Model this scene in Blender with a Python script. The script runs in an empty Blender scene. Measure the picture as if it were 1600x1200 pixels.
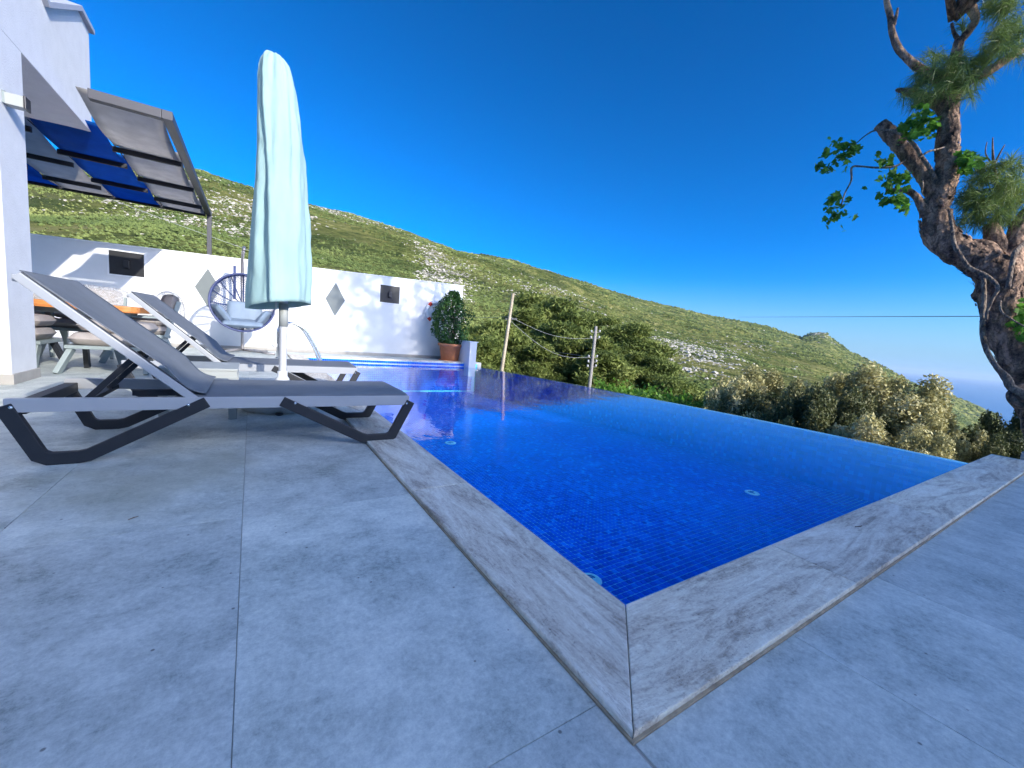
import bpy, bmesh, math, random
import numpy as np
from mathutils import Vector, Matrix, noise
random.seed(7); rng = np.random.default_rng(7)
C = bpy.context.scene.collection
scn = bpy.context.scene
R_ = math.radians
# ---------------------------------------------------------------- camera, world, sun, exposure
CH = 0.73
HAZE = 3e-5
FPX = 635.618
RIGHT = Vector((0.84146141, -0.53380811, 0.08361194))
UP = Vector((-0.00849961, 0.14164949, 0.98988039))
BACK = Vector((-0.54025036, -0.83365681, 0.11465541))
cam_d = bpy.data.cameras.new('camera'); cam = bpy.data.objects.new('camera', cam_d); C.objects.link(cam)
m = Matrix((RIGHT, UP, BACK)).transposed().to_4x4(); m.translation = (0, 0, CH); cam.matrix_world = m
cam_d.sensor_width = 36; cam_d.lens = FPX/1600*36; cam_d.clip_start = .05; cam_d.clip_end = 200000
scn.camera = cam
LIGHT = Vector((-.31, 1, -.42)).normalized()
w = bpy.data.worlds.new('World'); scn.world = w; w.use_nodes = True
wn = w.node_tree; bg = wn.nodes['Background']
sky = wn.nodes.new('ShaderNodeTexSky'); sky.sky_type = 'NISHITA'; sky.sun_disc = False
sky.sun_elevation = R_(25); sky.sun_rotation = R_(163)
sky.air_density = .65; sky.dust_density = 2.7; sky.ozone_density = 5.0; sky.altitude = 400
hs = wn.nodes.new('ShaderNodeHueSaturation'); hs.inputs['Saturation'].default_value = 1.36; hs.inputs['Hue'].default_value = .490
wn.links.new(sky.outputs[0], hs.inputs['Color']); gm = wn.nodes.new('ShaderNodeGamma'); gm.inputs[1].default_value = 1.3
wn.links.new(hs.outputs[0], gm.inputs[0]); tc = wn.nodes.new('ShaderNodeTexCoord'); sx = wn.nodes.new('ShaderNodeSeparateXYZ'); wn.links.new(tc.outputs['Generated'], sx.inputs[0])
mr = wn.nodes.new('ShaderNodeMapRange'); mr.interpolation_type = 'SMOOTHSTEP'; wn.links.new(sx.outputs[2], mr.inputs[0])
for k_, v_ in ((1, -.02), (2, .17), (3, .92), (4, 0)): mr.inputs[k_].default_value = v_
hzm = wn.nodes.new('ShaderNodeMix'); hzm.data_type = 'RGBA'; wn.links.new(mr.outputs[0], hzm.inputs[0]); wn.links.new(gm.outputs[0], hzm.inputs[6]); hzm.inputs[7].default_value = (1.7, 3.2, 4.6, 1)
wn.links.new(hzm.outputs[2], bg.inputs[0]); bg.inputs[1].default_value = .1
sun_d = bpy.data.lights.new('sun', 'SUN'); sun = bpy.data.objects.new('sun', sun_d); C.objects.link(sun)
sun_d.energy = 2.4; sun_d.angle = R_(.5); sun_d.color = (1, .94, .84)
sun.rotation_euler = LIGHT.to_track_quat('-Z', 'Y').to_euler()
vs = scn.view_settings; vs.view_transform = 'Standard'; vs.look = 'None'; vs.gamma = 1; vs.exposure = 1.12

def ray(px, py):
    return RIGHT*((px-800)/FPX) - UP*((py-600)/FPX) - BACK
def atX(px, py, X): d = ray(px, py); return Vector((0, 0, CH)) + d*(X/d.x)
def atY(px, py, Y): d = ray(px, py); return Vector((0, 0, CH)) + d*(Y/d.y)
def atZ(px, py, Z): d = ray(px, py); return Vector((0, 0, CH)) + d*((Z-CH)/d.z)

# ---------------------------------------------------------------- materials
class NT:
    def __init__(s, name):
        s.m = bpy.data.materials.new(name); s.m.use_nodes = True; s.t = s.m.node_tree
        s.b = s.t.nodes['Principled BSDF']; s.out = s.t.nodes['Material Output']
    def n(s, typ, **kw):
        x = s.t.nodes.new(typ)
        for k, v in kw.items():
            if k.startswith('i_'):
                x.inputs[int(k[2:]) if k[2:].isdigit() else k[2:].replace('_', ' ')].default_value = v
            else: setattr(x, k, v)
        return x
    def l(s, a, b): s.t.links.new(a, b)
    def co(s, kind='Object'):
        if kind == 'World': return s.n('ShaderNodeNewGeometry').outputs['Position']
        return s.n('ShaderNodeTexCoord').outputs[kind]
    def scale(s, v, sc):
        x = s.n('ShaderNodeMapping'); x.inputs['Scale'].default_value = sc; s.l(v, x.inputs[0]); return x.outputs[0]
    def noise(s, v, scale, detail=4, rough=.55, dist=0):
        x = s.n('ShaderNodeTexNoise'); x.inputs['Scale'].default_value = scale; x.inputs['Detail'].default_value = detail
        x.inputs['Roughness'].default_value = rough; x.inputs['Distortion'].default_value = dist
        s.l(v, x.inputs['Vector']); return x.outputs[0]
    def ramp(s, f, stops):
        x = s.n('ShaderNodeValToRGB'); e = x.color_ramp.elements
        while len(e) < len(stops): e.new(.5)
        for k, (p, c) in enumerate(stops):
            e[k].position = p; e[k].color = (c, c, c, 1) if isinstance(c, (int, float)) else (*c, 1)
        s.l(f, x.inputs[0]); return x.outputs[0]
    def mix(s, f, a, b, mode='MIX'):
        x = s.n('ShaderNodeMix', data_type='RGBA', blend_type=mode)
        for sock, v in ((x.inputs[0], f), (x.inputs[6], a), (x.inputs[7], b)):
            if isinstance(v, (int, float)): sock.default_value = v
            elif isinstance(v, tuple): sock.default_value = (*v, 1)
            else: s.l(v, sock)
        return x.outputs[2]
    def math(s, op, a, b=0):
        x = s.n('ShaderNodeMath', operation=op)
        for k, v in enumerate((a, b)):
            if isinstance(v, (int, float)): x.inputs[k].default_value = v
            else: s.l(v, x.inputs[k])
        return x.outputs[0]
    def bump(s, h, strength=.3, dist=.01):
        x = s.n('ShaderNodeBump'); x.inputs['Strength'].default_value = strength; x.inputs['Distance'].default_value = dist
        s.l(h, x.inputs['Height']); s.l(x.outputs[0], s.b.inputs['Normal']); return x.outputs[0]
    def base(s, c):
        if isinstance(c, tuple): s.b.inputs['Base Color'].default_value = (*c, 1)
        else: s.l(c, s.b.inputs['Base Color'])
    def rand(s): return s.n('ShaderNodeObjectInfo').outputs['Random']

def simple(name, col, rough=.6, metal=0, var=.15, scale=8, bump=0, bdist=.003, bscale=60, co='Object', spec=None):
    t = NT(name); v = t.co(co)
    n = t.noise(v, scale, 5, .6)
    t.base(t.mix(t.ramp(n, [(.3, 0), (.7, 1)]), tuple(c*(1-var) for c in col), tuple(min(1, c*(1+var)) for c in col)))
    t.b.inputs['Roughness'].default_value = rough; t.b.inputs['Metallic'].default_value = metal
    if spec is not None: t.b.inputs['Specular IOR Level'].default_value = spec
    if bump: t.bump(t.noise(v, bscale, 4, .6), bump, bdist)
    return t.m

def m_tile():
    t = NT('concrete_look_porcelain'); v = t.co('World'); r = t.rand()
    cm = t.n('ShaderNodeCombineXYZ'); t.l(t.math('MULTIPLY', r, 37), cm.inputs[0]); t.l(t.math('MULTIPLY', r, 91), cm.inputs[1])
    va = t.n('ShaderNodeVectorMath', operation='ADD'); t.l(v, va.inputs[0]); t.l(cm.outputs[0], va.inputs[1]); v2 = va.outputs[0]
    a = t.noise(v2, 2.6, 7, .62, .4); b = t.noise(v2, 8, 10, .78, .3); c = t.noise(v2, 60, 6, .85)
    f = t.math('ADD', t.math('MULTIPLY', a, .30), t.math('ADD', t.math('MULTIPLY', b, .36), t.math('MULTIPLY', c, .34)))
    col = t.ramp(f, [(.40, (.25, .285, .27)), (.46, (.44, .485, .46)), (.53, (.60, .64, .60)), (.60, (.76, .79, .73))])
    # pale scuffs
    s1 = t.noise(v2, 19, 6, .75, .5); sc = t.math('MULTIPLY', t.ramp(s1, [(.66, 0), (.72, 1)]), t.ramp(a, [(.5, 0), (.6, .6)]))
    col = t.mix(sc, col, (.72, .71, .68))
    # dark pits
    vo = t.n('ShaderNodeTexVoronoi'); vo.inputs['Scale'].default_value = 13; t.l(v2, vo.inputs[0])
    col = t.mix(t.ramp(vo.outputs[0], [(.035, .75), (.06, 0)]), col, (.06, .06, .06))
    # greenish dried-water stain near the loungers
    w1 = t.noise(v, .9, 3, .5); mp = t.n('ShaderNodeMapping'); mp.inputs['Location'].default_value = (.33, -2.2, 0); t.l(v, mp.inputs[0])
    ln = t.n('ShaderNodeVectorMath', operation='LENGTH'); t.l(mp.outputs[0], ln.inputs[0])
    st = t.math('MULTIPLY', t.ramp(t.math('ADD', ln.outputs['Value'], t.math('MULTIPLY', t.math('SUBTRACT', t.noise(v, 3.5, 5, .6), .5), 1.2)), [(.12, .55), (.55, 0)]), .8)
    col = t.mix(st, col, (.30, .30, .20))
    col = t.mix(1.0, col, t.mix(r, (.93, .93, .94), (1.05, 1.05, 1.04)), 'MULTIPLY')
    t.base(col); t.l(t.ramp(f, [(.35, .38), (.65, .58)]), t.b.inputs['Roughness'])
    t.bump(t.math('ADD', b, t.math('MULTIPLY', c, .7)), .45, .004); return t.m

def m_travertine(axis):
    t = NT('travertine_%s' % ('lengthwise' if axis else 'crosswise')); v = t.co('World'); r = t.rand()
    cm = t.n('ShaderNodeCombineXYZ'); t.l(t.math('MULTIPLY', r, 23), cm.inputs[0]); t.l(t.math('MULTIPLY', r, 51), cm.inputs[1])
    va = t.n('ShaderNodeVectorMath', operation='ADD'); t.l(v, va.inputs[0]); t.l(cm.outputs[0], va.inputs[1]); v2 = va.outputs[0]
    sv = t.scale(v2, (8, 1.7, 3) if axis else (1.7, 8, 3))
    wv = t.noise(v2, 2.2, 4, .6); a = t.noise(sv, .85, 10, .72, 1.6); b = t.noise(sv, 6, 9, .8, .8); c = t.noise(v2, 90, 4, .7)
    f = t.math('ADD', t.math('MULTIPLY', a, .55), t.math('ADD', t.math('MULTIPLY', b, .3), t.math('MULTIPLY', c, .15)))
    col = t.ramp(f, [(.40, (.34, .275, .21)), (.45, (.52, .445, .355)), (.485, (.68, .615, .505)), (.53, (.78, .73, .61)), (.58, (.90, .86, .75))])
    col = t.mix(t.ramp(t.noise(sv, 2.6, 6, .7, 1.8), [(.488, 0), (.5, .6), (.512, 0)]), col, (.34, .28, .235))
    pits = t.math('MULTIPLY', t.ramp(t.noise(v2, 130, 3, .6), [(.62, 0), (.68, 1)]), t.ramp(a, [(.38, 1), (.55, 0)]))
    col = t.mix(pits, col, (.16, .12, .10))
    col = t.mix(1.0, col, t.mix(r, (.9, .9, .92), (1.08, 1.08, 1.06)), 'MULTIPLY')
    t.base(col); t.b.inputs['Roughness'].default_value = .5
    t.bump(t.math('SUBTRACT', t.math('ADD', b, t.math('MULTIPLY', c, .5)), t.math('MULTIPLY', pits, 1.2)), .45, .004); return t.m

def m_mosaic():
    t = NT('blue_glass_mosaic'); r = t.rand(); v = t.co('World')
    vo = t.n('ShaderNodeTexWhiteNoise'); sb = t.n('ShaderNodeVectorMath', operation='SUBTRACT'); t.l(v, sb.inputs[0]); sb.inputs[1].default_value = (.885, .69, -.75)
    sn = t.n('ShaderNodeVectorMath', operation='SNAP'); t.l(sb.outputs[0], sn.inputs[0]); sn.inputs[1].default_value = (.041, .041, .041)
    t.l(sn.outputs[0], vo.inputs[0])
    col = t.ramp(vo.outputs[0], [(0, (.002, .04, .52)), (.4, (.002, .07, .70)), (.8, (.003, .10, .80)), (.95, (.005, .16, .90)), (1, (.01, .25, .95))])
    big = t.noise(v, 1.7, 3, .5)
    col = t.mix(t.ramp(big, [(.35, .0), (.75, .35)]), col, (.006, .22, .95))
    t.base(col); t.b.inputs['Roughness'].default_value = .18; return t.m

def m_water():
    t = NT('pool_water'); t.t.nodes.remove(t.b)
    v = t.co('World')
    h = t.math('ADD', t.noise(t.scale(v, (1, .55, 1)), 4.2, 3, .5, .3), t.math('MULTIPLY', t.noise(v, 15, 2, .5), .16))
    bp = t.n('ShaderNodeBump'); bp.inputs['Strength'].default_value = .16; bp.inputs['Distance'].default_value = .016; t.l(h, bp.inputs['Height'])
    gl = t.n('ShaderNodeBsdfGlossy'); gl.inputs['Roughness'].default_value = .0; t.l(bp.outputs[0], gl.inputs['Normal'])
    tr = t.n('ShaderNodeBsdfTransparent'); tr.inputs[0].default_value = (.78, .98, 1, 1)
    dt = t.n('ShaderNodeVectorMath', operation='DOT_PRODUCT'); t.l(bp.outputs[0], dt.inputs[0]); t.l(t.n('ShaderNodeNewGeometry').outputs['Incoming'], dt.inputs[1])
    k = t.math('POWER', t.math('SUBTRACT', 1, t.math('MINIMUM', t.math('ABSOLUTE', dt.outputs['Value']), 1)), 5)   # Schlick, the same from both sides
    fr = t.math('ADD', .02, t.math('MULTIPLY', k, .98))
    mx = t.n('ShaderNodeMixShader'); t.l(fr, mx.inputs[0]); t.l(tr.outputs[0], mx.inputs[1]); t.l(gl.outputs[0], mx.inputs[2])
    t.l(mx.outputs[0], t.out.inputs[0]); return t.m

def m_leaf(name, c1, c2, c3=None, trans=.35, rough=.55, cscale=1.2):
    t = NT(name); v = t.co('World')
    n = t.noise(v, cscale, 3, .6); n2 = t.noise(v, 26, 2, .6)
    f = t.math('ADD', t.math('MULTIPLY', n, .55), t.math('MULTIPLY', n2, .45))
    st = [(.38, c1), (.62, c2)] if c3 is None else [(.36, c1), (.5, c2), (.64, c3)]
    col = t.ramp(f, st); t.base(col); t.b.inputs['Roughness'].default_value = rough
    t.b.inputs['Specular IOR Level'].default_value = .3
    tl = t.n('ShaderNodeBsdfTranslucent'); t.l(t.mix(.5, col, tuple(min(1, x*1.6) for x in c2)), tl.inputs[0])
    mx = t.n('ShaderNodeMixShader'); mx.inputs[0].default_value = trans
    t.l(t.b.outputs[0], mx.inputs[1]); t.l(tl.outputs[0], mx.inputs[2]); t.l(mx.outputs[0], t.out.inputs[0]); return t.m

def m_bark(name, c1, c2, sc=1.0):
    t = NT(name); v = t.co('World'); s = t.scale(v, (1, 1, .45))
    vo = t.n('ShaderNodeTexVoronoi'); vo.inputs['Scale'].default_value = 22*sc; vo.feature = 'F1'; t.l(s, vo.inputs[0])
    n = t.noise(s, 9*sc, 8, .7, .5); n2 = t.noise(v, 45*sc, 5, .7)
    f = t.math('ADD', t.math('MULTIPLY', n, .7), t.math('MULTIPLY', n2, .3))
    t.base(t.ramp(f, [(.40, c1), (.5, tuple(a*.65+b*.35 for a, b in zip(c1, c2))), (.6, c2)]))
    t.b.inputs['Roughness'].default_value = .9
    t.bump(t.math('ADD', t.math('MULTIPLY', vo.outputs[0], .8), f), .9, .03); return t.m

def m_fabric(name, col, trans=.25, weave=420, rough=.85, wr=.2):
    t = NT(name); v = t.co('Object')
    n = t.noise(v, weave, 2, .5); wv = t.noise(t.scale(v, (1, 1, .35)), 6, 5, .6)
    c = t.mix(t.ramp(wv, [(.3, 0), (.7, 1)]), tuple(x*.88 for x in col), tuple(min(1, x*1.08) for x in col))
    t.base(c); t.b.inputs['Roughness'].default_value = rough
    t.bump(t.math('ADD', t.math('MULTIPLY', n, .25), t.math('MULTIPLY', wv, 1.5)), wr, .02)
    tl = t.n('ShaderNodeBsdfTranslucent'); t.l(c, tl.inputs[0])
    mx = t.n('ShaderNodeMixShader'); mx.inputs[0].default_value = trans
    t.l(t.b.outputs[0], mx.inputs[1]); t.l(tl.outputs[0], mx.inputs[2]); t.l(mx.outputs[0], t.out.inputs[0]); return t.m

def m_plastic_film():
    t = NT('clear_plastic_film'); v = t.co('World')
    n = t.noise(v, 22, 5, .65, 1.2)
    bp = t.n('ShaderNodeBump'); bp.inputs['Strength'].default_value = .8; bp.inputs['Distance'].default_value = .02; t.l(n, bp.inputs['Height'])
    gl = t.n('ShaderNodeBsdfPrincipled'); gl.inputs['Base Color'].default_value = (.62, .62, .62, 1); gl.inputs['Roughness'].default_value = .18; t.l(bp.outputs[0], gl.inputs['Normal'])
    tr = t.n('ShaderNodeBsdfTransparent')
    mx = t.n('ShaderNodeMixShader'); t.l(t.ramp(n, [(.35, .25), (.65, .6)]), mx.inputs[0]); t.l(tr.outputs[0], mx.inputs[1]); t.l(gl.outputs[0], mx.inputs[2])
    t.t.nodes.remove(t.b); t.l(mx.outputs[0], t.out.inputs[0]); return t.m

def m_wood(name, c1, c2, sc=(3, 40, 40)):
    t = NT(name); v = t.scale(t.co('Object'), sc); n = t.noise(v, 1, 7, .65, .8); n2 = t.noise(v, 4, 4, .6)
    t.base(t.ramp(t.math('ADD', t.math('MULTIPLY', n, .7), t.math('MULTIPLY', n2, .3)), [(.35, c1), (.6, c2)]))
    t.b.inputs['Roughness'].default_value = .4; t.bump(n, .2, .003); return t.m

def m_ground():
    t = NT('maquis_and_limestone'); v = t.co('World')
    at = t.n('ShaderNodeAttribute'); at.attribute_name = 'rocky'; rk = at.outputs['Fac']
    a2 = t.n('ShaderNodeAttribute'); a2.attribute_name = 'span'; sp = a2.outputs['Fac']   # distance, sets the size of the scrub clumps
    dv = t.n('ShaderNodeVectorMath', operation='SCALE'); t.l(v, dv.inputs[0]); dv.inputs['Scale'].default_value = .01
    a = t.noise(v, .035, 8, .68); b = t.noise(v, .16, 7, .72); c = t.noise(v, .009, 4, .55)
    f = t.math('ADD', t.math('MULTIPLY', a, .5), t.math('MULTIPLY', b, .5))
    green = t.ramp(f, [(.38, (.05, .08, .02)), (.46, (.16, .19, .045)), (.53, (.31, .31, .085)), (.60, (.44, .40, .15))])
    green = t.mix(t.ramp(c, [(.52, 0), (.62, .8)]), green, t.mix(f, (.03, .06, .02), (.09, .14, .045)))
    rn = t.noise(t.scale(v, (1, 1, 2.6)), .11, 8, .78, .6)
    th = t.math('ADD', rn, t.math('MULTIPLY', rk, .22))
    rock = t.ramp(t.noise(v, .5, 6, .7), [(.35, (.26, .225, .17)), (.6, (.56, .52, .44))])
    col = t.mix(t.ramp(th, [(.655, 0), (.70, .95)]), green, rock)
    t.base(col); t.b.inputs['Roughness'].default_value = .95; t.b.inputs['Specular IOR Level'].default_value = .1
    t.bump(t.math('ADD', a, t.math('ADD', t.math('MULTIPLY', b, .6), t.math('MULTIPLY', th, .8))), 1.0, 9); return t.m

def m_sea():
    t = NT('sea_water'); v = t.co('World')
    t.base((.006, .075, .22)); t.b.inputs['Roughness'].default_value = .25
    t.bump(t.noise(v, .01, 4, .6), .3, 6); return t.m

M = dict(
 tile=m_tile(), trav_l=m_travertine(True), trav_c=m_travertine(False), mosaic=m_mosaic(), water=m_water(),
 grout=simple('tile_grout', (.42, .41, .38), .9), sealant=simple('brown_edge_sealant', (.40, .32, .22), .7, var=.3, scale=30),
 mgrout=simple('blue_mosaic_grout', (.22, .85, .99), .6, var=.02),
 fitting=simple('pale_blue_pool_fitting', (.55, .92, .98), .4, var=.02), fitdark=simple('pool_fitting_grille', (.03, .16, .4), .4),
 render=simple('white_rough_render', (.74, .74, .74), .92, var=.045, scale=7, bump=.55, bdist=.006, bscale=70, co='World'),
 wallwhite=simple('white_painted_wall', (.72, .72, .715), .8, var=.045, scale=2.3, bump=.3, bdist=.003, bscale=22, co='World'),
 plinth=simple('grey_stone_skirting', (.36, .34, .31), .6, var=.12, scale=6, co='World'),
 cap=simple('grey_parapet_capping', (.42, .43, .47), .5, var=.05),
 diamond=simple('grey_green_diamond_paint', (.17, .19, .185), .8, var=.05, co='World'),
 lampbox=simple('black_stone_recess', (.008, .009, .012), .5, var=.5, scale=9, co='World'), lampmetal=simple('dark_lamp_metal', (.05, .05, .055), .35, .7),
 white=simple('white_trim', (.8, .8, .8), .5, var=.02), anth=simple('anthracite_metal', (.013, .016, .022), .5, .0, var=.1, scale=20, bump=.06, bscale=160),
 alu=simple('white_painted_aluminium', (.36, .375, .395), .38, .0, var=.03), chrome=simple('polished_steel', (.72, .72, .72), .12, 1, var=.02),
 sling=m_fabric('grey_mesh_sling', (.17, .185, .205), .06, 700, .75, .12), slinghem=simple('dark_sling_hem', (.03, .035, .045), .7),
 resin=simple('sage_grey_resin', (.36, .38, .36), .55, var=.04), canopy=m_fabric('pale_aqua_canvas', (.42, .62, .60), .16, 520, .9, .55),
 basegr=simple('off_white_resin_base', (.62, .64, .64), .5, var=.05),
 wicker=simple('blue_powder_coated_wire', (.045, .06, .16), .4, var=.2), wicker2=simple('blue_woven_cord', (.03, .055, .17), .6, var=.3, scale=40),
 cushion=m_fabric('silver_blue_cushion', (.22, .29, .38), .05, 300, .6, .5), standmetal=simple('silver_stand_tube', (.36, .34, .34), .35, .6),
 orange=m_wood('oiled_orange_wood', (.38, .12, .03), (.70, .27, .07)), beige=m_fabric('taupe_cushion', (.36, .32, .29), .03, 300, .8, .35),
 furn=simple('sage_green_metal', (.24, .285, .28), .5, var=.06), film=m_plastic_film(),
 shade_g=m_fabric('grey_shade_cloth', (.60, .575, .54), .85, 300, .9, .2), shade_b=m_fabric('royal_blue_shade_cloth', (.01, .17, .50), .7, 300, .9, .2),
 pergola=simple('pergola_grey_metal', (.055, .055, .065), .5, var=.05), black=simple('black_metal', (.012, .013, .018), .6),
 terra=simple('terracotta', (.50, .19, .09), .8, var=.12, scale=14), soil=simple('potting_soil', (.05, .035, .02), 1),
 red=simple('orange_red_band', (.65, .05, .02), .5, var=.04), ringw=simple('white_lifebuoy_shell', (.82, .82, .82), .4, var=.02),
 pole=m_wood('weathered_pole_wood', (.24, .19, .12), (.48, .40, .27), (30, 30, 1.5)), concrete=simple('pole_concrete', (.27, .25, .22), .9, var=.12),
 porcelain=simple('white_insulator', (.45, .45, .44), .3, var=.02), wire=simple('grey_cable', (.30, .30, .30), .5), wired=simple('dark_cable', (.03, .05, .06), .5),
 bark=m_bark('reddish_pine_bark', (.038, .021, .015), (.52, .33, .21)), bark2=m_bark('brown_vine_bark', (.09, .06, .045), (.40, .31, .22), 2), barkfar=m_bark('grey_brown_bark', (.07, .05, .035), (.24, .18, .13), .4),
 needle=m_leaf('long_pine_needles', (.06, .12, .04), (.16, .23, .055), (.30, .34, .10), .3, .45, 3), vine=m_leaf('vine_leaves', (.02, .08, .012), (.08, .21, .025), (.24, .42, .06), .45, .45, 5),
 pineleaf=m_leaf('far_pine_foliage', (.035, .06, .015), (.15, .19, .04), (.34, .36, .10), .22, .7, .6),
 olive=m_leaf('holm_oak_foliage', (.15, .145, .045), (.44, .40, .17), (.72, .64, .36), .2, .6, 1.3), olive2=m_leaf('dark_holm_oak_foliage', (.03, .045, .015), (.09, .105, .035), (.22, .21, .09), .2, .6, 1.3),
 pot_leaf=m_leaf('glossy_dark_leaves', (.018, .055, .015), (.04, .11, .025), (.12, .22, .05), .2, .35, 6), bright=m_leaf('bright_green_leaves', (.06, .14, .02), (.13, .27, .03), (.22, .36, .05), .4, .5, 2),
 scrub=m_leaf('hillside_scrub', (.035, .065, .018), (.14, .18, .045), (.32, .33, .10), .05, .9, .02), limestone=simple('pale_limestone', (.50, .455, .375), .95, var=.3, scale=.6, co='World', bump=.8, bdist=.4, bscale=.9),
 ground=m_ground(), sea=m_sea(), glass=simple('dark_window_glass', (.02, .03, .04), .05), doorg=simple('grey_green_door_panel', (.16, .24, .25), .5, var=.05),
)

# ---------------------------------------------------------------- mesh helpers
def origin(o):
    v = Vector((0, 0, 0))
    while o is not None: v += o.location; o = o.parent
    return v
class MB:
    def __init__(s): s.v = []; s.f = []; s.sm = []
    def add(s, v, f, smooth=False):
        n = len(s.v); s.v += [tuple(x) for x in v]; s.f += [tuple(i+n for i in q) for q in f]; s.sm += [smooth]*len(f); return s
    def box(s, x0, x1, y0, y1, z0, z1):
        v = [(x, y, z) for z in (z0, z1) for y in (y0, y1) for x in (x0, x1)]
        return s.add(v, [(0, 2, 3, 1), (4, 5, 7, 6), (0, 1, 5, 4), (2, 6, 7, 3), (0, 4, 6, 2), (1, 3, 7, 5)])
    def bar(s, a, b, w, h, up=(0, 0, 1)):
        a, b = Vector(a), Vector(b); d = (b-a).normalized(); u = Vector(up); sd = d.cross(u)
        if sd.length < 1e-3: sd = d.cross(Vector((1, 0, 0)))
        sd.normalize(); u = sd.cross(d)
        v = [p + sd*(w/2*i) + u*(h/2*j) for p in (a, b) for i, j in ((-1, -1), (1, -1), (1, 1), (-1, 1))]
        return s.add(v, [(3, 2, 1, 0), (4, 5, 6, 7), (0, 1, 5, 4), (1, 2, 6, 5), (2, 3, 7, 6), (3, 0, 4, 7)])
    def prism(s, poly, axis, a0, a1):
        # poly: 2D pts, extruded along axis between a0, a1
        def mk(p, a): return {'x': (a, p[0], p[1]), 'y': (p[0], a, p[1]), 'z': (p[0], p[1], a)}[axis]
        n = len(poly); v = [mk(p, a0) for p in poly]+[mk(p, a1) for p in poly]
        return s.add(v, [tuple(range(n))[::-1], tuple(range(n, 2*n))]+[(i, (i+1) % n, n+(i+1) % n, n+i) for i in range(n)])
    def tube(s, pts, rad, n=8, cap=True, smooth=True, closed=False):
        pts = [Vector(p) for p in pts]; k = len(pts)
        if isinstance(rad, (int, float)): rad = [rad]*k
        d0 = (pts[1]-pts[0]).normalized(); u = d0.orthogonal().normalized(); v = []
        for i, p in enumerate(pts):
            if closed: d = (pts[(i+1) % k]-pts[i-1]).normalized()
            else: d = (pts[min(i+1, k-1)]-pts[max(i-1, 0)]).normalized()
            u = (u - d*u.dot(d)); u = u.normalized() if u.length > 1e-5 else d.orthogonal().normalized(); q = d.cross(u)
            for j in range(n):
                a = 2*math.pi*j/n; v.append(p + (u*math.cos(a)+q*math.sin(a))*rad[i])
        f = []
        for i in range(k if closed else k-1):
            for j in range(n):
                a = i*n+j; b = i*n+(j+1) % n; i2 = (i+1) % k; f.append((a, b, i2*n+(j+1) % n, i2*n+j))
        if cap and not closed: f += [tuple(range(n))[::-1], tuple(range((k-1)*n, k*n))]
        return s.add(v, f, smooth)
    def lathe(s, prof, c=(0, 0, 0), n=32, smooth=True):
        v = []; f = []
        for r, z in prof:
            for j in range(n):
                a = 2*math.pi*j/n; v.append((c[0]+r*math.cos(a), c[1]+r*math.sin(a), c[2]+z))
        for i in range(len(prof)-1):
            for j in range(n): f.append((i*n+j, i*n+(j+1) % n, (i+1)*n+(j+1) % n, (i+1)*n+j))
        f += [tuple(range(n))[::-1], tuple(range((len(prof)-1)*n, len(prof)*n))]
        return s.add(v, f, smooth)
    def grid(s, fn, nu, nv, smooth=True, thick=0):
        v = [fn(i/nu, j/nv) for j in range(nv+1) for i in range(nu+1)]; W = nu+1
        f = [(j*W+i, j*W+i+1, (j+1)*W+i+1, (j+1)*W+i) for j in range(nv) for i in range(nu)]
        return s.add(v, f, smooth)
    def build(s, name, mat, parent=None, bevel=0, local=False, solid=0):
        me = bpy.data.meshes.new(name)
        off = Vector((0, 0, 0)) if (local or parent is None) else origin(parent)
        vv = s.v if off.length == 0 else [(a-off.x, b-off.y, c-off.z) for a, b, c in s.v]
        me.from_pydata(vv, [], s.f)
        me.polygons.foreach_set('use_smooth', s.sm)
        if bevel:
            bm = bmesh.new(); bm.from_mesh(me); bmesh.ops.recalc_face_normals(bm, faces=bm.faces)
            ed = [e for e in bm.edges if len(e.link_faces) == 2 and e.calc_face_angle(0) > .5]
            bmesh.ops.bevel(bm, geom=ed, offset=bevel, segments=2, affect='EDGES', profile=.6, clamp_overlap=True)
            bm.to_mesh(me); bm.free()
        me.materials.append(mat); o = bpy.data.objects.new(name, me); C.objects.link(o)
        if solid:
            sd = o.modifiers.new('thickness', 'SOLIDIFY'); sd.thickness = solid; sd.offset = 0
        if parent is not None: o.parent = parent
        return o
def ribbon(pts, w):
    # outline of a mitred 2D polyline of width w
    P = [Vector(p) for p in pts]; L = []; Rr = []
    for i, p in enumerate(P):
        a = (P[i]-P[i-1]).normalized() if i else (P[1]-P[0]).normalized(); b = (P[i+1]-P[i]).normalized() if i < len(P)-1 else a
        na = Vector((-a.y, a.x)); nb = Vector((-b.y, b.x)); n = (na+nb).normalized(); k = w/2/max(.3, n.dot(na))
        L.append(p+n*k); Rr.append(p-n*k)
    return [tuple(x) for x in L+Rr[::-1]]
def tag(o, label=None, cat=None, group=None, kind=None):
    if label: o['label'] = label
    if cat: o['category'] = cat
    if group: o['group'] = group
    if kind: o['kind'] = kind
    return o
def thing(name, loc, label, cat, group=None, rz=0):
    o = bpy.data.objects.new(name, None); C.objects.link(o); o.location = loc; o.rotation_euler = (0, 0, rz); o.empty_display_size = .1
    return tag(o, label, cat, group)
def copy_tree(o, parent=None):
    c = o.copy(); C.objects.link(c); c.parent = parent
    for ch in o.children: copy_tree(ch, c)
    return c
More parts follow.
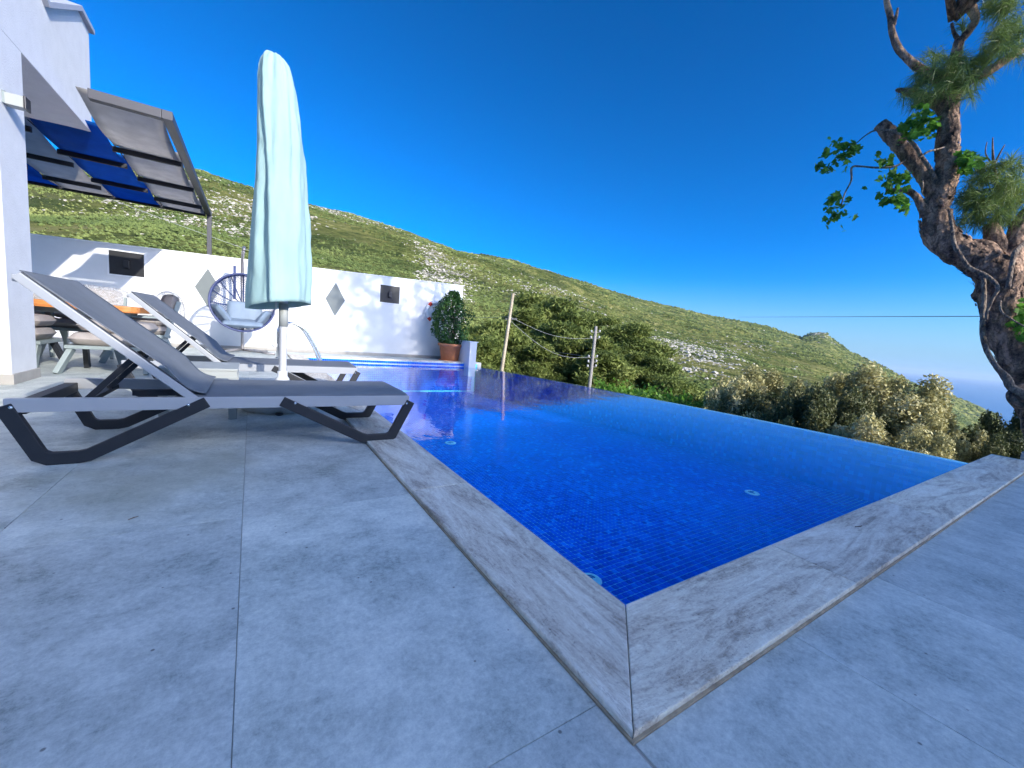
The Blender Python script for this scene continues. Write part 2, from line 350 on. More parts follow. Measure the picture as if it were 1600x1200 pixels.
def np_mesh(name, V, F, mat, smooth=True, parent=None):
    me = bpy.data.meshes.new(name); V = np.asarray(V, np.float32); F = np.asarray(F, np.int32); k = F.shape[1]
    me.vertices.add(len(V)); me.vertices.foreach_set('co', V.ravel())
    me.loops.add(F.size); me.loops.foreach_set('vertex_index', F.ravel())
    me.polygons.add(len(F)); me.polygons.foreach_set('loop_start', np.arange(0, F.size, k, dtype=np.int32))
    me.polygons.foreach_set('loop_total', np.full(len(F), k, np.int32)); me.polygons.foreach_set('use_smooth', np.full(len(F), smooth))
    me.update(calc_edges=True); me.materials.append(mat)
    o = bpy.data.objects.new(name, me); C.objects.link(o)
    if parent is not None: o.parent = parent
    return o
def leaf_cards(P, size, aspect=.5, up=0.0, ratio=.5, nrm=None, bend=0):
    # diamond shaped leaves (2 triangles each, folded) at points P
    n = len(P); P = np.asarray(P); s = size*(1+ratio*(rng.random((n, 1))-.5)*2)
    d = rng.normal(size=(n, 3)); d[:, 2] += up; d /= np.linalg.norm(d, axis=1, keepdims=True)
    if nrm is not None: e = np.cross(d, nrm+.6*rng.normal(size=(n, 3)))
    else: e = np.cross(d, rng.normal(size=(n, 3)))
    e /= np.linalg.norm(e, axis=1, keepdims=True)+1e-9
    V = np.stack([P-d*s*.5, P+e*s*aspect*.5, P+d*s*.5, P-e*s*aspect*.5], 1).reshape(-1, 3)
    return V, np.arange(n*4).reshape(-1, 4)

# ---------------------------------------------------------------- terrain
SKY = [(-180, .05, 420), (-60, .10, 420), (-30, .17, 420), (-16.2, .205, 420), (-10.4, .239, 430), (-4.9, .2586, 440), (.3, .2486, 470), (5.5, .2412, 500), (10.2, .2379, 540),
       (17.7, .2192, 600), (21, .203, 640), (24.5, .1895, 700), (27.5, .1885, 780), (31.5, .183, 850), (40.5, .1475, 1000), (49.1, .1118, 1200), (57.1, .0862, 1450), (60.5, .0765, 1550), (64.1, .0658, 1700),
       (66.5, .053, 1800), (67.6, .0475, 1850), (68.4, .058, 1850), (69.6, .060, 1850), (70.6, .046, 1850), (72.2, .0253, 1900), (74.4, .0085, 2000), (76, -.0067, 2100), (77.4, -.021, 2600), (78.4, -.027, 2700), (80.7, -.0382, 2900), (82, -.047, 3000), (83.2, -.060, 2900), (84.5, -.11, 2600), (88, -.2, 1800), (95, -.2, 1500), (120, -.12, 900), (180, .05, 420)]
SEA = -420
sa = np.array([q[0] for q in SKY]); st_ = np.array([q[1] for q in SKY]); sd_ = np.array([q[2] for q in SKY])
az = np.concatenate([np.arange(-180, -26, 3), np.arange(-26, 90, .125), np.arange(90, 180.1, 3)])
NR = 250
tt = np.linspace(0, 1.5, NR)
def nz(x, y, z=0): return noise.noise(Vector((x, y, z)))
def fbm(x, y, o=4):
    a = 1; s = 0
    for k in range(o): s += a*noise.noise(Vector((x, y, k*7.3))); x *= 2.03; y *= 2.03; a *= .52
    return s
_ag = np.arange(-180, 180.1, .5); _tg = np.interp(_ag, sa, st_); _k = np.exp(-(np.arange(-16, 17)/7.)**2); _ts = np.convolve(np.pad(_tg, 16, 'edge'), _k/_k.sum(), 'valid')
_k2 = np.exp(-(np.arange(-10, 11)/4.5)**2); _tm = np.convolve(np.pad(np.minimum(_ts, _tg), 10, 'edge'), _k2/_k2.sum(), 'valid')
def terr(azd, t):
    T = np.interp(azd, sa, st_); w_ = min(1, max(0, (t-.86)/.14)); T = (float(np.interp(azd, _ag, _tm))-.006*min(1, max(0, (azd-25)/10)))*(1-w_*w_*(3-2*w_))+T*w_*w_*(3-2*w_); D = np.interp(azd, sa, sd_)
    r = 7.0+(D-7.0)*t**2.1 if t <= 1 else D*(1+(t-1)*1.6)
    zr = T*D+CH
    u = min(1, (r-7)/(D-7))
    z = -4.2 + (zr+4.2)*(u**1.12)
    if zr < 60 and u < 1:   # the slopes towards the sea fall first
        z -= (60-zr)*.10*math.sin(math.pi*min(1, u))**.8*.6
    a = R_(azd); x, y = r*math.sin(a), r*math.cos(a)
    amp = min(1, max(0, (r-30)/120)); k = math.sin(math.pi*min(1, u))*.75+.05
    big = fbm(x/170, y/170, 4)*.045*min(D, 700)*.5*k*amp-(.010*D*k*amp if azd > 45 else 0)
    med = fbm(x/38+9, y/38, 4)*.9*amp*min(2.2, D/600)*1.6
    z += big+med*(.12+.6*k)
    if t > 1: z -= (t-1)*D*(.9 if T > .03 else .8) ; z = max(z, SEA-20)
    rk = 0
    return x, y, z, rk, r
def rocky(azd, t, x, y, z):
    g = lambda a0, sa_, t0, st0: math.exp(-((azd-a0)/sa_)**2-((t-t0)/st0)**2)
    reg = 1.15*g(21, 3.0, .48, .15)+.8*g(24.5, 2.2, .36, .14)+1.2*g(56, 4.5, .34, .13)+.75*g(8, 7, .93, .09)+.7*g(-2, 9, .62, .13)+.6*g(14, 5, .80, .08)+.5*g(38, 8, .45, .12)+.45*g(63, 5, .5, .15)+.9*g(69.2, 1.3, .97, .05)
    st = 1-abs(fbm(x/34+7, y/34-3+z/16, 3))*2.6
    return reg*.9+.28*fbm(x/70+50, y/70+3, 3)+.42*st-.42
V = []; RK = []; SP = []
for a_ in az:
    for t_ in tt:
        q = terr(a_, float(t_)); V.append(q[:3]); RK.append(0); SP.append(q[4])
V = np.array(V); na = len(az)
I = (np.arange(na-1)[:, None]*NR+np.arange(NR-1)[None, :]).ravel()
F = np.stack([I, I+1, I+NR+1, I+NR], 1)
# inner cap under the terrace
c0 = len(V); V = np.vstack([V, [[0, 0, -4.4]]]); RK.append(0); SP.append(0)
hill = np_mesh('hillside', V, F, M['ground'], True); tag(hill, kind='structure', label='green scrub covered mountainside with white limestone outcrops falling to the sea')
for i_, v_ in enumerate(V[:-1]): RK[i_] = rocky(az[i_//NR], tt[i_ % NR], *v_) if -26 < az[i_//NR] < 86 else 0
for nm, arr in (('rocky', RK), ('span', SP)):
    at = hill.data.attributes.new(nm, 'FLOAT', 'POINT'); at.data.foreach_set('value', np.array(arr, np.float32))
MB().add([(-14, -9, -4.3), (14, -9, -4.3), (14, 14, -4.3), (-14, 14, -4.3)], [(0, 1, 2, 3)]).build('ground', M['ground'])['kind'] = 'structure'
Sz = 94000
MB().add([(-Sz, -Sz, SEA), (Sz, -Sz, SEA), (Sz, Sz, SEA), (-Sz, Sz, SEA)], [(0, 1, 2, 3)]).build('sea', M['sea'])['kind'] = 'structure'

# shrubs and rocks strewn on the slope (nobody could count them)
def ico(n=0):
    bm = bmesh.new(); bmesh.ops.create_icosphere(bm, subdivisions=1, radius=1); v = np.array([x.co for x in bm.verts]); f = np.array([[q.index for q in p.verts] for p in bm.faces]); bm.free(); return v, f
IV, IF = ico()
OV = np.array([(1, 0, 0), (-1, 0, 0), (0, 1, 0), (0, -1, 0), (0, 0, 1), (0, 0, -1)], float); OF = np.array([(0, 2, 4), (2, 1, 4), (1, 3, 4), (3, 0, 4), (2, 0, 5), (1, 2, 5), (3, 1, 5), (0, 3, 5)])
def strew(name, count, mat, sfn, accept, label, squash=.8, rough=.3, IV=IV, IF=IF):
    VV = []; FF = []; k = 0; n = 0; tries = 0
    while n < count and tries < count*6:
        tries += 1
        a_ = random.uniform(-24, 84); t_ = random.uniform(.14, 1.0)
        x, y, z, rk, r = terr(a_, t_)
        rk = rocky(a_, t_, x, y, z)
        if not accept(rk, x, y, r, a_): continue
        s = sfn(r); sc = np.array([s*random.uniform(.7, 1.5), s*random.uniform(.7, 1.5), s*squash*random.uniform(.6, 1.3)])
        v = IV*(1+rough*(rng.random((len(IV), 1))-.5)*2)*sc; VV.append(v+np.array([x, y, z+s*.15])); FF.append(IF+k); k += len(IV); n += 1
    o = np_mesh(name, np.vstack(VV), np.vstack(FF), mat, False); tag(o, label, None, None, 'stuff'); return o
dens = lambda x, y: fbm(x/60+20, y/60+11, 3)
strew('hillside_shrubs', 80000, M['scrub'], lambda r: (.15+r*.0016)*random.choice((.5, .7, .9, 1.3, 1.8 if r > 550 else 1)), lambda rk, x, y, r, a: random.random() < (.55+1.6*dens(x, y))*(1-.7*max(0, min(1, rk))), 'dark green shrubs dotting the mountainside', .8, .35, OV, OF)
strew('hillside_rocks', 26000, M['limestone'], lambda r: (.12+r*.0012)*random.choice((.35, .5, .7, .9, 1.5)), lambda rk, x, y, r, a: random.random() < (rk+.02)*1.1 and r > 50, 'white limestone outcrops on the mountainside', .6, .6)

# ---------------------------------------------------------------- deck
PX0, PX1, PY0, PY1 = .885, 5.52, .69, 8.98        # inside of the pool
OX0, OY0 = .607, .42                               # outside of the coping
deck = MB()
deck.box(-9, OX0, -12, 10.05, -4.3, -.0035).box(OX0, 7.0, -12, OY0, -4.3, -.0035).box(OX0, 5.0, PY1+.27, 10.05, -4.3, -.0035)
deck = deck.build('deck', M['grout']); tag(deck, kind='structure', label='terrace floor of large grey concrete look tiles')
tg = .0009
def tile_mesh(x0, x1, y0, y1):
    o = MB().box(x0+tg, x1-tg, y0+tg, y1-tg, -.012, 0).build('tile', M['tile'], deck, bevel=.0012); return o
xs = [-.0215+.6265*k for k in range(-14, 12)]; ys = [.508-1.178*3+1.178*k for k in range(0, 13)]
xs = [x if abs(x-OX0) > .05 else OX0 for x in xs]
def clip(a0, a1, b0, b1): return max(a0, b0), min(a1, b1)
for (rx0, rx1, ry0, ry1) in ((-9, OX0-.006, -3.02, 10.05), (OX0-.006, 7.0, -3.02, OY0-.006), (OX0, 5.0, PY1+.27, 10.05)):
    for i in range(len(xs)-1):
        for j in range(len(ys)-1):
            yo = 0 if rx0 < 0 or rx1 < 6 else -.9
            a, b = clip(xs[i], xs[i+1], rx0, rx1); c, d = clip(ys[j]+yo, ys[j+1]+yo, ry0, ry1)
            if b-a > .02 and d-c > .02: tile_mesh(a, b, c, d)

# ---------------------------------------------------------------- pool
FLZ = -.70; WZ = -.085; CELL = .041; EDGE = [(4.72, PY1), (5.05, 7.3), (5.28, 5.8), (5.49, 4.2), (5.60, 2.6), (5.61, 1.4), (5.57, .45)]
def edge_x(y):
    for (xa, ya), (xb, yb) in zip(EDGE[:-1], EDGE[1:]):
        if yb <= y <= ya: return xa+(xb-xa)*(ya-y)/(ya-yb)
    return EDGE[0][0] if y > EDGE[0][1] else EDGE[-1][0]
pool = MB()
pool.box(PX0-.27, PX1+.6, PY0-.2, PY1+.2, FLZ-.3, FLZ-.004)                        # floor slab
pool.box(PX0-.2, PX0-.006, PY0-.2, PY1+.2, FLZ-.004, -.02)                          # left wall
pool.box(PX0-.006, PX1+.45, PY0-.2, PY0-.006, FLZ-.004, -.02)                       # near wall
pool.box(PX0-.006, 4.75, PY1+.006, PY1+.2, FLZ-.004, -.02)                          # far wall
pool = pool.build('pool', M['mgrout']); tag(pool, kind='structure', label='infinity pool lined with blue mosaic tiles')
ed = MB(); n = len(EDGE)
v = []
for x, y in EDGE: v += [(x, y, FLZ-.004), (x, y, WZ-.006), (x+.16, y, WZ-.012), (x+.19, y, -4.3)]
f = []
for i in range(n-1):
    for j in range(3): f.append((i*4+j, i*4+j+1, (i+1)*4+j+1, (i+1)*4+j))
ed.add(v, f).build('overflow_wall', M['mosaic'], pool)
et = MB()
for (xa, ya), (xb, yb) in zip(EDGE[:-1], EDGE[1:]):
    L_ = math.hypot(xb-xa, yb-ya); nn = int(L_/CELL); dx, dy = (xb-xa)/nn, (yb-ya)/nn; gx, gy = dx*.055, dy*.055
    for i in range(nn):
        for j in range(int((WZ-.02-FLZ)/CELL)):
            z0 = FLZ+CELL*j+.0022; z1 = z0+CELL-.0044; x0, y0 = xa+dx*i+gx-.003, ya+dy*i+gy; x1, y1 = xa+dx*(i+1)-gx-.003, ya+dy*(i+1)-gy
            et.add([(x0, y0, z0), (x1, y1, z0), (x1, y1, z1), (x0, y0, z1), (x0+.004, y0, z0), (x1+.004, y1, z0), (x1+.004, y1, z1), (x0+.004, y0, z1)], [(0, 1, 2, 3), (0, 4, 5, 1), (3, 2, 6, 7), (0, 3, 7, 4), (1, 5, 6, 2)])
et.build('overflow_wall_mosaic', M['mosaic'], pool)['kind'] = 'stuff'
# mosaic pieces: nearest ones as parts, the rest joined
cells = []
ny = int((PY1-PY0)/CELL); 
for j in range(ny):
    y = PY0+CELL*j
    nx = int((edge_x(y)-PX0)/CELL)+1
    for i in range(nx): cells.append((PX0+CELL*i, y))
def bigness(c):
    p = Vector((c[0], c[1], FLZ-CH)); d = -p.dot(BACK); return p.length*1.0
def visible(c):   # in front of the coping edge as seen from the camera
    k = (CH-0)/(CH-FLZ); x, y = (c[0]+CELL)*k, (c[1]+CELL)*k
    return x > PX0+.005 and y > PY0+.005
vis = sorted([c for c in cells if visible(c)], key=bigness); near = set(vis[:300])
tb = MB().box(.0031, CELL-.0031, .0031, CELL-.0031, -.006, 0).build('mosaic_tile', M['mosaic'], pool, bevel=.0006, local=True)
first = True
for c in vis[:300]:
    o = tb if first else tb.copy()
    if not first: C.objects.link(o)
    o.location = (c[0], c[1], FLZ+random.uniform(-.0005, .0005)); first = False
def mos(a): return a+.003
rest = MB()
for c in cells:
    if c not in near: rest.box(c[0]+.0031, c[0]+CELL-.0031, c[1]+.0031, c[1]+CELL-.0031, FLZ-.006, FLZ)
rest.build('mosaic_tiles', M['mosaic'], pool)['kind'] = 'stuff'
wl = MB(); SC = .041
for j in range(int((-.02-FLZ)/SC)):
    z = -.024-SC*j
    for i in range(int((4.62-PX0)/SC)):
        if z < WZ-.2 and (i % 2 or j % 2): pass
        wl.box(PX0+SC*i+.002, PX0+SC*(i+1)-.002, PY1-.0, PY1+.006, z-SC+.002, z-.002)
wl.build('wall_mosaic', M['mosaic'], pool)['kind'] = 'stuff'
# white rim along the far waterline
MB().box(PX0-.006, 4.62, PY1-.012, PY1-.001, WZ-.02, WZ+.006).build('waterline_strip', M['white'], pool)
# coping
def cop(poly, mat):
    o = MB().prism(poly, 'z', -.018, .018).build('coping_stone', mat, pool, bevel=.004); return o
g = .0015
ysj = [1.68, 2.88, 4.08, 5.28, 6.48, 7.68]
cop([(OX0, OY0+.0008), (PX0, PY0+.0008), (PX0, 1.68-g), (OX0, 1.68-g)], M['trav_l'])
for a, b in zip(ysj, ysj[1:]+[PY1]): cop([(OX0, a+g), (PX0, a+g), (PX0, b-g), (OX0, b-g)], M['trav_l'])
cop([(OX0+.0012, OY0), (1.70-g, OY0), (1.70-g, PY0), (PX0+.0012, PY0)], M['trav_c'])
for a, b in zip((1.70, 2.9, 4.1, 5.3), (2.9, 4.1, 5.3, 5.86)):
    if b < 5.5: cop([(a+g, OY0), (b-g, OY0), (b-g, PY0), (a+g, PY0)], M['trav_c'])
    else: cop([(a+g, OY0), (b-g, OY0), (b-g, PY0-.0), (5.62, PY0), (a+g, PY0)], M['trav_c'])
fx = [OX0, 1.8, 3.0, 4.2, 4.78]
for a, b in zip(fx[:-1], fx[1:]): cop([(a+g, PY1), (b-g, PY1), (b-g, PY1+.27), (a+g, PY1+.27)], M['trav_c'])
MB().box(OX0-.006, OX0-.0005, OY0, PY1, -.012, .004).box(OX0-.006, 5.9, OY0-.006, OY0-.0005, -.012, .004).build('edge_sealant', M['sealant'], pool)
# white PVC lip just under the coping edge
MB().box(PX0-.004, PX0+.004, PY0, PY1, -.03, -.0185).box(PX0+.004, 5.5, PY0-.004, PY0+.004, -.03, -.0185).build('coping_lip', M['white'], pool)
# floor inlets
for (px, py) in ((922, 908), (1175, 771), (704, 693)):
    c = atZ(px, py, FLZ)
    fx_ = MB().lathe([(.0, .003), (.066, .003), (.072, .008), (.066, .014), (.05, .016), (.046, .011), (.002, .011)], (c.x, c.y, FLZ), 28).build('floor_inlet', M['fitting'], pool)
    gr = MB()
    for rr in (.022, .038):
        gr.tube([(c.x+rr*math.cos(a), c.y+rr*math.sin(a), FLZ+.0125) for a in [2*math.pi*k/20 for k in range(15)]], .004, 5)
    gr.bar((c.x-.012, c.y-.016, FLZ+.013), (c.x+.012, c.y+.016, FLZ+.013), .006, .004)
    gr.build('inlet_grille', M['fitdark'], fx_)
# water sheet running over the overflow edge
wv = [(PX0-.002, PY0-.004, WZ), (PX0-.002, PY1, WZ)]
wp = [(PX0-.003, PY0-.004)]+[(PX0-.003, PY1-.0125)]+[(x+.0, min(y, PY1-.0125)) for x, y in EDGE[:-1]]+[(edge_x(PY0-.004), PY0-.004)]
wmb = MB(); wmb.add([(x, y, WZ) for x, y in wp], [tuple(range(len(wp)))[::-1]])
ev = []
for x, y in [(x, min(y, PY1-.0125)) for x, y in EDGE[:-1]]+[(edge_x(PY0-.004), PY0-.004)]: ev += [(x, y, WZ), (x+.1, y, WZ-.001), (x+.165, y, WZ-.007), (x+.198, y, WZ-.03), (x+.2, y, WZ-.6)]
ef = [(i*5+j+5, i*5+j+6, i*5+j+1, i*5+j) for i in range(len(EDGE)-1) for j in range(4)]
wmb.add(ev, ef)
wt = wmb.build('pool_water', M['water']); tag(wt, kind='structure', label='calm clear pool water spilling over the far edge')

# ---------------------------------------------------------------- house on the left
hX = -1.645
house = thing('house', (-2.2, 5.2, 0), 'white rendered house corner with overhanging upper storey and square pier', 'house')
p = MB().box(hX-.36, hX, 4.97, 5.44, 0, 2.80).build('pier', M['render'], house, bevel=.006)
MB().box(hX-.375, hX+.013, 4.957, 5.47, 0, .085).build('skirting', M['plinth'], house, bevel=.003)
# wall behind the pier, turned away from the camera, with a door panel
MB().box(-4.2, hX-.05, 2.6, 4.62, 0, 2.745).build('ground_floor_wall', M['render'], house)
MB().box(-4.2, hX-.35, 5.0, 5.4, 0, 2.745).build('ground_floor_return_wall', M['doorg'], house)
up = [(1.0, 2.748), (7.25, 2.748), (7.25, 3.88), (6.88, 3.90), (5.95, 3.415), (5.0, 3.9), (1.0, 4.3)]
MB().prism(up, 'x', -4.2, hX+.002).build('upper_storey', M['render'], house, bevel=.005)
cp = ribbon([(5.2, 3.82), (5.95, 3.43), (6.87, 3.925), (7.30, 3.905)], .05)
MB().prism(cp, 'x', hX-.5, hX+.045).build('parapet_capping', M['cap'], house, bevel=.004)
lp = thing('wall_lamp', (hX, 5.0, 2.33), 'small dark square wall lamp sticking out of the white pier', 'wall lamp')
MB().box(hX+.001, hX+.016, 5.055, 5.135, 2.205, 2.295).build('mounting_plate', M['furn'], lp)
MB().box(hX+.016, hX+.115, 5.05, 5.14, 2.20, 2.285).build('lamp_body', M['resin'], lp, bevel=.003)
MB().box(hX+.115, hX+.128, 5.045, 5.145, 2.195, 2.29).build('lamp_rim', M['lampmetal'], lp, bevel=.002)
# part of the villa behind the camera; the terrace in front of it lies in its shade
villa = thing('villa_wing', (0, -12.5, 0), 'white villa wing behind the terrace whose shadow covers the near deck', 'house')
vw = MB().box(-14, 10.8, -20, -12.02, -4.3, 6.54).build('wall', M['render'], villa)
MB().box(-14.1, 10.85, -20.1, -11.97, 6.54, 6.6).build('roof_slab', M['cap'], villa)
for x in (-11, -6.5, -3, .5, 4, 7.5):
    wdw = MB().box(x, x+1.8, -12.02, -11.99, .05, 2.2).build('window', M['glass'], villa)
    MB().box(x-.06, x, -12.02, -11.97, 0, 2.26).box(x+1.8, x+1.86, -12.02, -11.97, 0, 2.26).box(x, x+1.8, -12.02, -11.97, 2.2, 2.26).build('window_frame', M['anth'], wdw)

# ---------------------------------------------------------------- boundary wall
WY = 10.1
tl, tr_ = atY(58, 368, WY), atY(722, 447, WY); sl = (tr_.z-tl.z)/(tr_.x-tl.x); zt = lambda x: tl.z+sl*(x-tl.x)
bw = thing('boundary_wall', (0, WY, 0), 'long white garden wall with grey diamonds and square lamps', 'wall')
MB().prism([(-9, -.3), (4.74, -.3), (4.74, zt(4.74)), (-9, zt(-9))], 'y', WY, WY+.2).build('wall_panel', M['wallwhite'], bw)
MB().prism([(-9, zt(-9)), (4.76, zt(4.76)), (4.76, zt(4.76)+.02), (-9, zt(-9)+.02)], 'y', WY-.02, WY+.22).build('wall_capping', M['white'], bw)
MB().box(-9, 4.74, WY-.014, WY-.001, 0, .07).build('skirting', M['plinth'], bw)
for (px, py) in ((524, 468), (325, 450)):
    c = atY(px, py, WY)
    MB().prism([(c.x-.205, c.z), (c.x, c.z-.375), (c.x+.205, c.z), (c.x, c.z+.375)], 'y', WY-.004, WY-.0).build('diamond', M['diamond'], bw)
for (px, py) in ((198.5, 412.5), (609, 460)):
    c = atY(px, py, WY); hw = .235; hz = .205
    fr = MB()
    for (a, b, c0_, c1_) in ((-hw-.025, hw+.025, hz, hz+.02), (-hw-.025, hw+.025, -hz-.02, -hz), (-hw-.025, -hw, -hz, hz), (hw, hw+.025, -hz, hz)):
        fr.box(c.x+a, c.x+b, WY-.02, WY-.0, c.z+c0_, c.z+c1_)
    l = thing('square_wall_light', (c.x, WY, c.z), ('black square wall light panel in the shaded left end of the garden wall' if px < 300 else 'black square wall light panel right of the diamond amid leaf shadows'), 'wall lamp', None)
    fr.build('frame', M['white'], l); MB().box(c.x-hw, c.x+hw, WY-.008, WY-.001, c.z-hz, c.z+hz).build('panel', M['lampbox'], l)
    MB().box(c.x-.035, c.x+.035, WY-.07, WY-.008, c.z-.075, c.z+.055).build('lamp_head', M['lampmetal'], l, bevel=.006)
lwl = thing('end_wall', (4.45, 9.3, 0), 'low white wall end beside the terracotta pot', 'wall')
MB().box(4.38, 4.56, 8.72, WY-.02, -.3, .52).build('wall_panel', M['wallwhite'], lwl, bevel=.005)
MB().box(4.36, 4.58, 8.70, WY-.02, .52, .54).build('wall_capping', M['white'], lwl)
# end post at far right edge of frame
ep = thing('corner_post', (5.86, .56, 0), 'pale post end at the right tip of the coping', 'post')
MB().box(5.865, 6.1, .30, .52, -.3, .085).build('post_base', M['plinth'], ep, bevel=.004)
MB().box(5.90, 6.07, .335, .49, .085, .62).build('post_shaft', M['resin'], ep, bevel=.004)

# ---------------------------------------------------------------- pergola
KP = 1.10; PZ = 2.735; pg = thing('pergola', (-2.4, 12.6, 0), 'grey metal pergola with staggered grey and blue shade cloths', 'pergola')
BX, FY, RY = -.70*KP, 5.44*KP, 9.87*KP
MB().box(BX-.045, BX+.045, FY-.045, RY+.045, PZ-.03, PZ+.06).build('side_beam', M['pergola'], pg, bevel=.004)
MB().box(-1.37, BX-.047, FY-.045, FY+.045, PZ-.03, PZ+.06).build('front_beam', M['pergola'], pg, bevel=.004)
MB().box(-5.0, BX-.047, RY-.045, RY+.045, PZ-.07, PZ+.06).build('rear_beam', M['black'], pg, bevel=.004)
MB().box(BX-.03, BX+.05, RY+.047, RY+.135, -3.2, PZ+.05).build('post', M['pergola'], pg, bevel=.004)
odd = [5.48*KP, 6.72*KP, 7.95*KP, 9.12*KP, 9.83*KP]; even = [5.48*KP, 6.12*KP, 7.40*KP, 8.64*KP, 9.83*KP]
for k in range(5):
    xr = (-.755-.625*k)*KP; xl = xr-.585*KP; L = odd if k % 2 == 0 else even
    for a, b in zip(L[:-1], L[1:]):
        if k == 1 and b < 7.2: continue
        if k > 1 and b < 7.3: continue
        if k == 1 and a < 7: a = 7.0
        sag = .05*(b-a)
        def fn(u, v_, a=a, b=b, xl=xl, xr=xr, sag=sag):
            e = (u-.5)*2
            return (xl+(xr-xl)*u, a+(b-a)*v_, PZ+.07-.105*v_-sag*math.sin(math.pi*v_)*(1-.15*e*e)+.006*math.sin(9*v_+k+3*u))
        cl = MB().grid(fn, 6, 14).build('blue_shade_cloth' if k % 2 else 'grey_shade_cloth', M['shade_b'] if k % 2 else M['shade_g'], pg, solid=.003)
        if b < 9.8*KP:
            MB().box(xl-.02, xr+.02, b-.02, b+.02, PZ-.105, PZ-.045).build('crossbar', M['black'], pg)
for k in range(4):
    x = (-.755-.625*k-.605)*KP
    MB().tube([(x, 7.3, PZ+.0), (x, RY, PZ-.02)], .007, 5).build('cable', M['lampmetal'], pg)

# ---------------------------------------------------------------- sun loungers
def make_lounger(label):
    t = thing('sun_lounger', (0, 0, 0), label, 'sun lounger', 'two reclined sun loungers by the pool')
    Wd = .69
    for sgn, y0 in ((-1, 0), (1, Wd)):
        ya, yb = (y0, y0+.03) if sgn < 0 else (y0-.03, y0)
        MB().box(-.868, .862, ya, yb, .238, .298).build('side_rail', M['alu'], t, bevel=.004, local=True)
        yc, yd = (ya-.004, yb-.004) if sgn < 0 else (ya+.004, yb+.004)
        MB().prism(ribbon([(-.870, .268), (-.775, .045), (-.745, .028), (-.655, .028), (-.62, .035), (-.185, .274)], .056), 'y', yc, yd).build('leg', M['anth'], t, bevel=.004, local=True)
        MB().prism(ribbon([(.145, .274), (.575, .04), (.61, .028), (.735, .028), (.765, .045), (.872, .262)], .056), 'y', yc, yd).build('leg', M['anth'], t, bevel=.004, local=True)
        # backrest rail
        MB().bar((-.235, ya+.015, .285), (-.815, ya+.015, .812), .026, .036, (0, 0, 1)).build('backrest_rail', M['alu'], t, bevel=.004, local=True)
    for (bx, bz) in ((-.845, .262), (-.26, .262), (.21, .262), (.845, .25)):
        MB().tube([(bx, -.0045, bz), (bx, -.0085, bz)], .007, 10).build('bolt', M['chrome'], t, local=True)
    MB().box(-.862, -.812, .03, Wd-.03, .225, .275).build('end_crossbar', M['anth'], t, bevel=.004, local=True)
    MB().box(.815, .858, .03, Wd-.03, .235, .282).build('end_crossbar', M['anth'], t, bevel=.004, local=True)
    MB().bar((-.817, .02, .80), (-.817, Wd-.02, .80), .03, .03).build('head_bar', M['alu'], t, bevel=.004, local=True)
    def seat(u, v_):
        x = -.27+u*1.125; y = .012+v_*(Wd-.024); e = 1-(2*v_-1)**2
        return (x, y, .309-.016*e*math.sin(math.pi*u)**.5-(.012*(abs(2*v_-1)**8)))
    MB().grid(seat, 40, 20).build('seat_sling', M['sling'], t, local=True, solid=.004)
    def back(u, v_):
        k = u; x = -.20-.615*k; z = .305+.515*k; 
        if k < .25: z -= .055*math.sin(math.pi*k/.25*.5+.0)*math.cos(math.pi*k/.25*.5)*1.2
        y = .012+v_*(Wd-.024); e = 1-(2*v_-1)**2
        o = .016-.022*e*math.sin(math.pi*min(1, k+.02))**.6
        return (x+o*.65, y, z+o*.75)
    MB().grid(back, 40, 20).build('backrest_sling', M['sling'], t, local=True, solid=.004)
    for y in (.014, Wd-.014):
        MB().bar((-.80, y, .825), (-.245, y, .32), .004, .010).build('sling_hem', M['slinghem'], t, local=True)
    for y in (.16, Wd-.16):
        MB().bar((-.475, y, .485), (-.66, y, .262), .026, .014, (0, 1, 0)).build('prop_strut', M['anth'], t, bevel=.003, local=True)
    MB().bar((-.475, .10, .487), (-.475, Wd-.10, .487), .022, .022).build('prop_pivot', M['anth'], t, local=True)
    MB().bar((-.66, .03, .255), (-.66, Wd-.03, .255), .03, .022).build('ratchet_bar', M['anth'], t, local=True)
    for y in (.16, .50): MB().box(-.56, -.30, y, y+.03, .225, .262).build('ratchet_rack', M['lampmetal'], t, bevel=.003, local=True)
    return t
L1 = make_lounger('nearest grey mesh sun lounger in shade, dark bent legs, in front of the umbrella'); L1.location = (0, 2.53, 0); L1.rotation_euler.z = R_(.0)
L2 = copy_tree(L1); L2.location = (.02, 4.22, 0); L2.rotation_euler.z = R_(-3)
L2['label'] = 'second grey mesh sun lounger standing in full sun behind the umbrella'
# side table
stb = thing('side_table', (-.29, 3.58, 0), 'low grey resin side table between the two sun loungers', 'side table')
tp = MB(); 
for i in range(4): tp.box(-.505, -.075, 3.36+.115*i, 3.36+.115*i+.112, .335, .352)
tp.build('table_top', M['resin'], stb, bevel=.003)
MB().box(-.50, -.08, 3.365, 3.385, .285, .334).box(-.50, -.08, 3.795, 3.815, .285, .334).box(-.50, -.48, 3.386, 3.794, .285, .334).box(-.10, -.08, 3.386, 3.794, .285, .334).build('apron', M['resin'], stb, bevel=.002)
for x in (-.50, -.13):
    for y in (3.365, 3.765): MB().box(x, x+.05, y-.002, y+.05, 0, .284).build('leg', M['resin'], stb, bevel=.003)

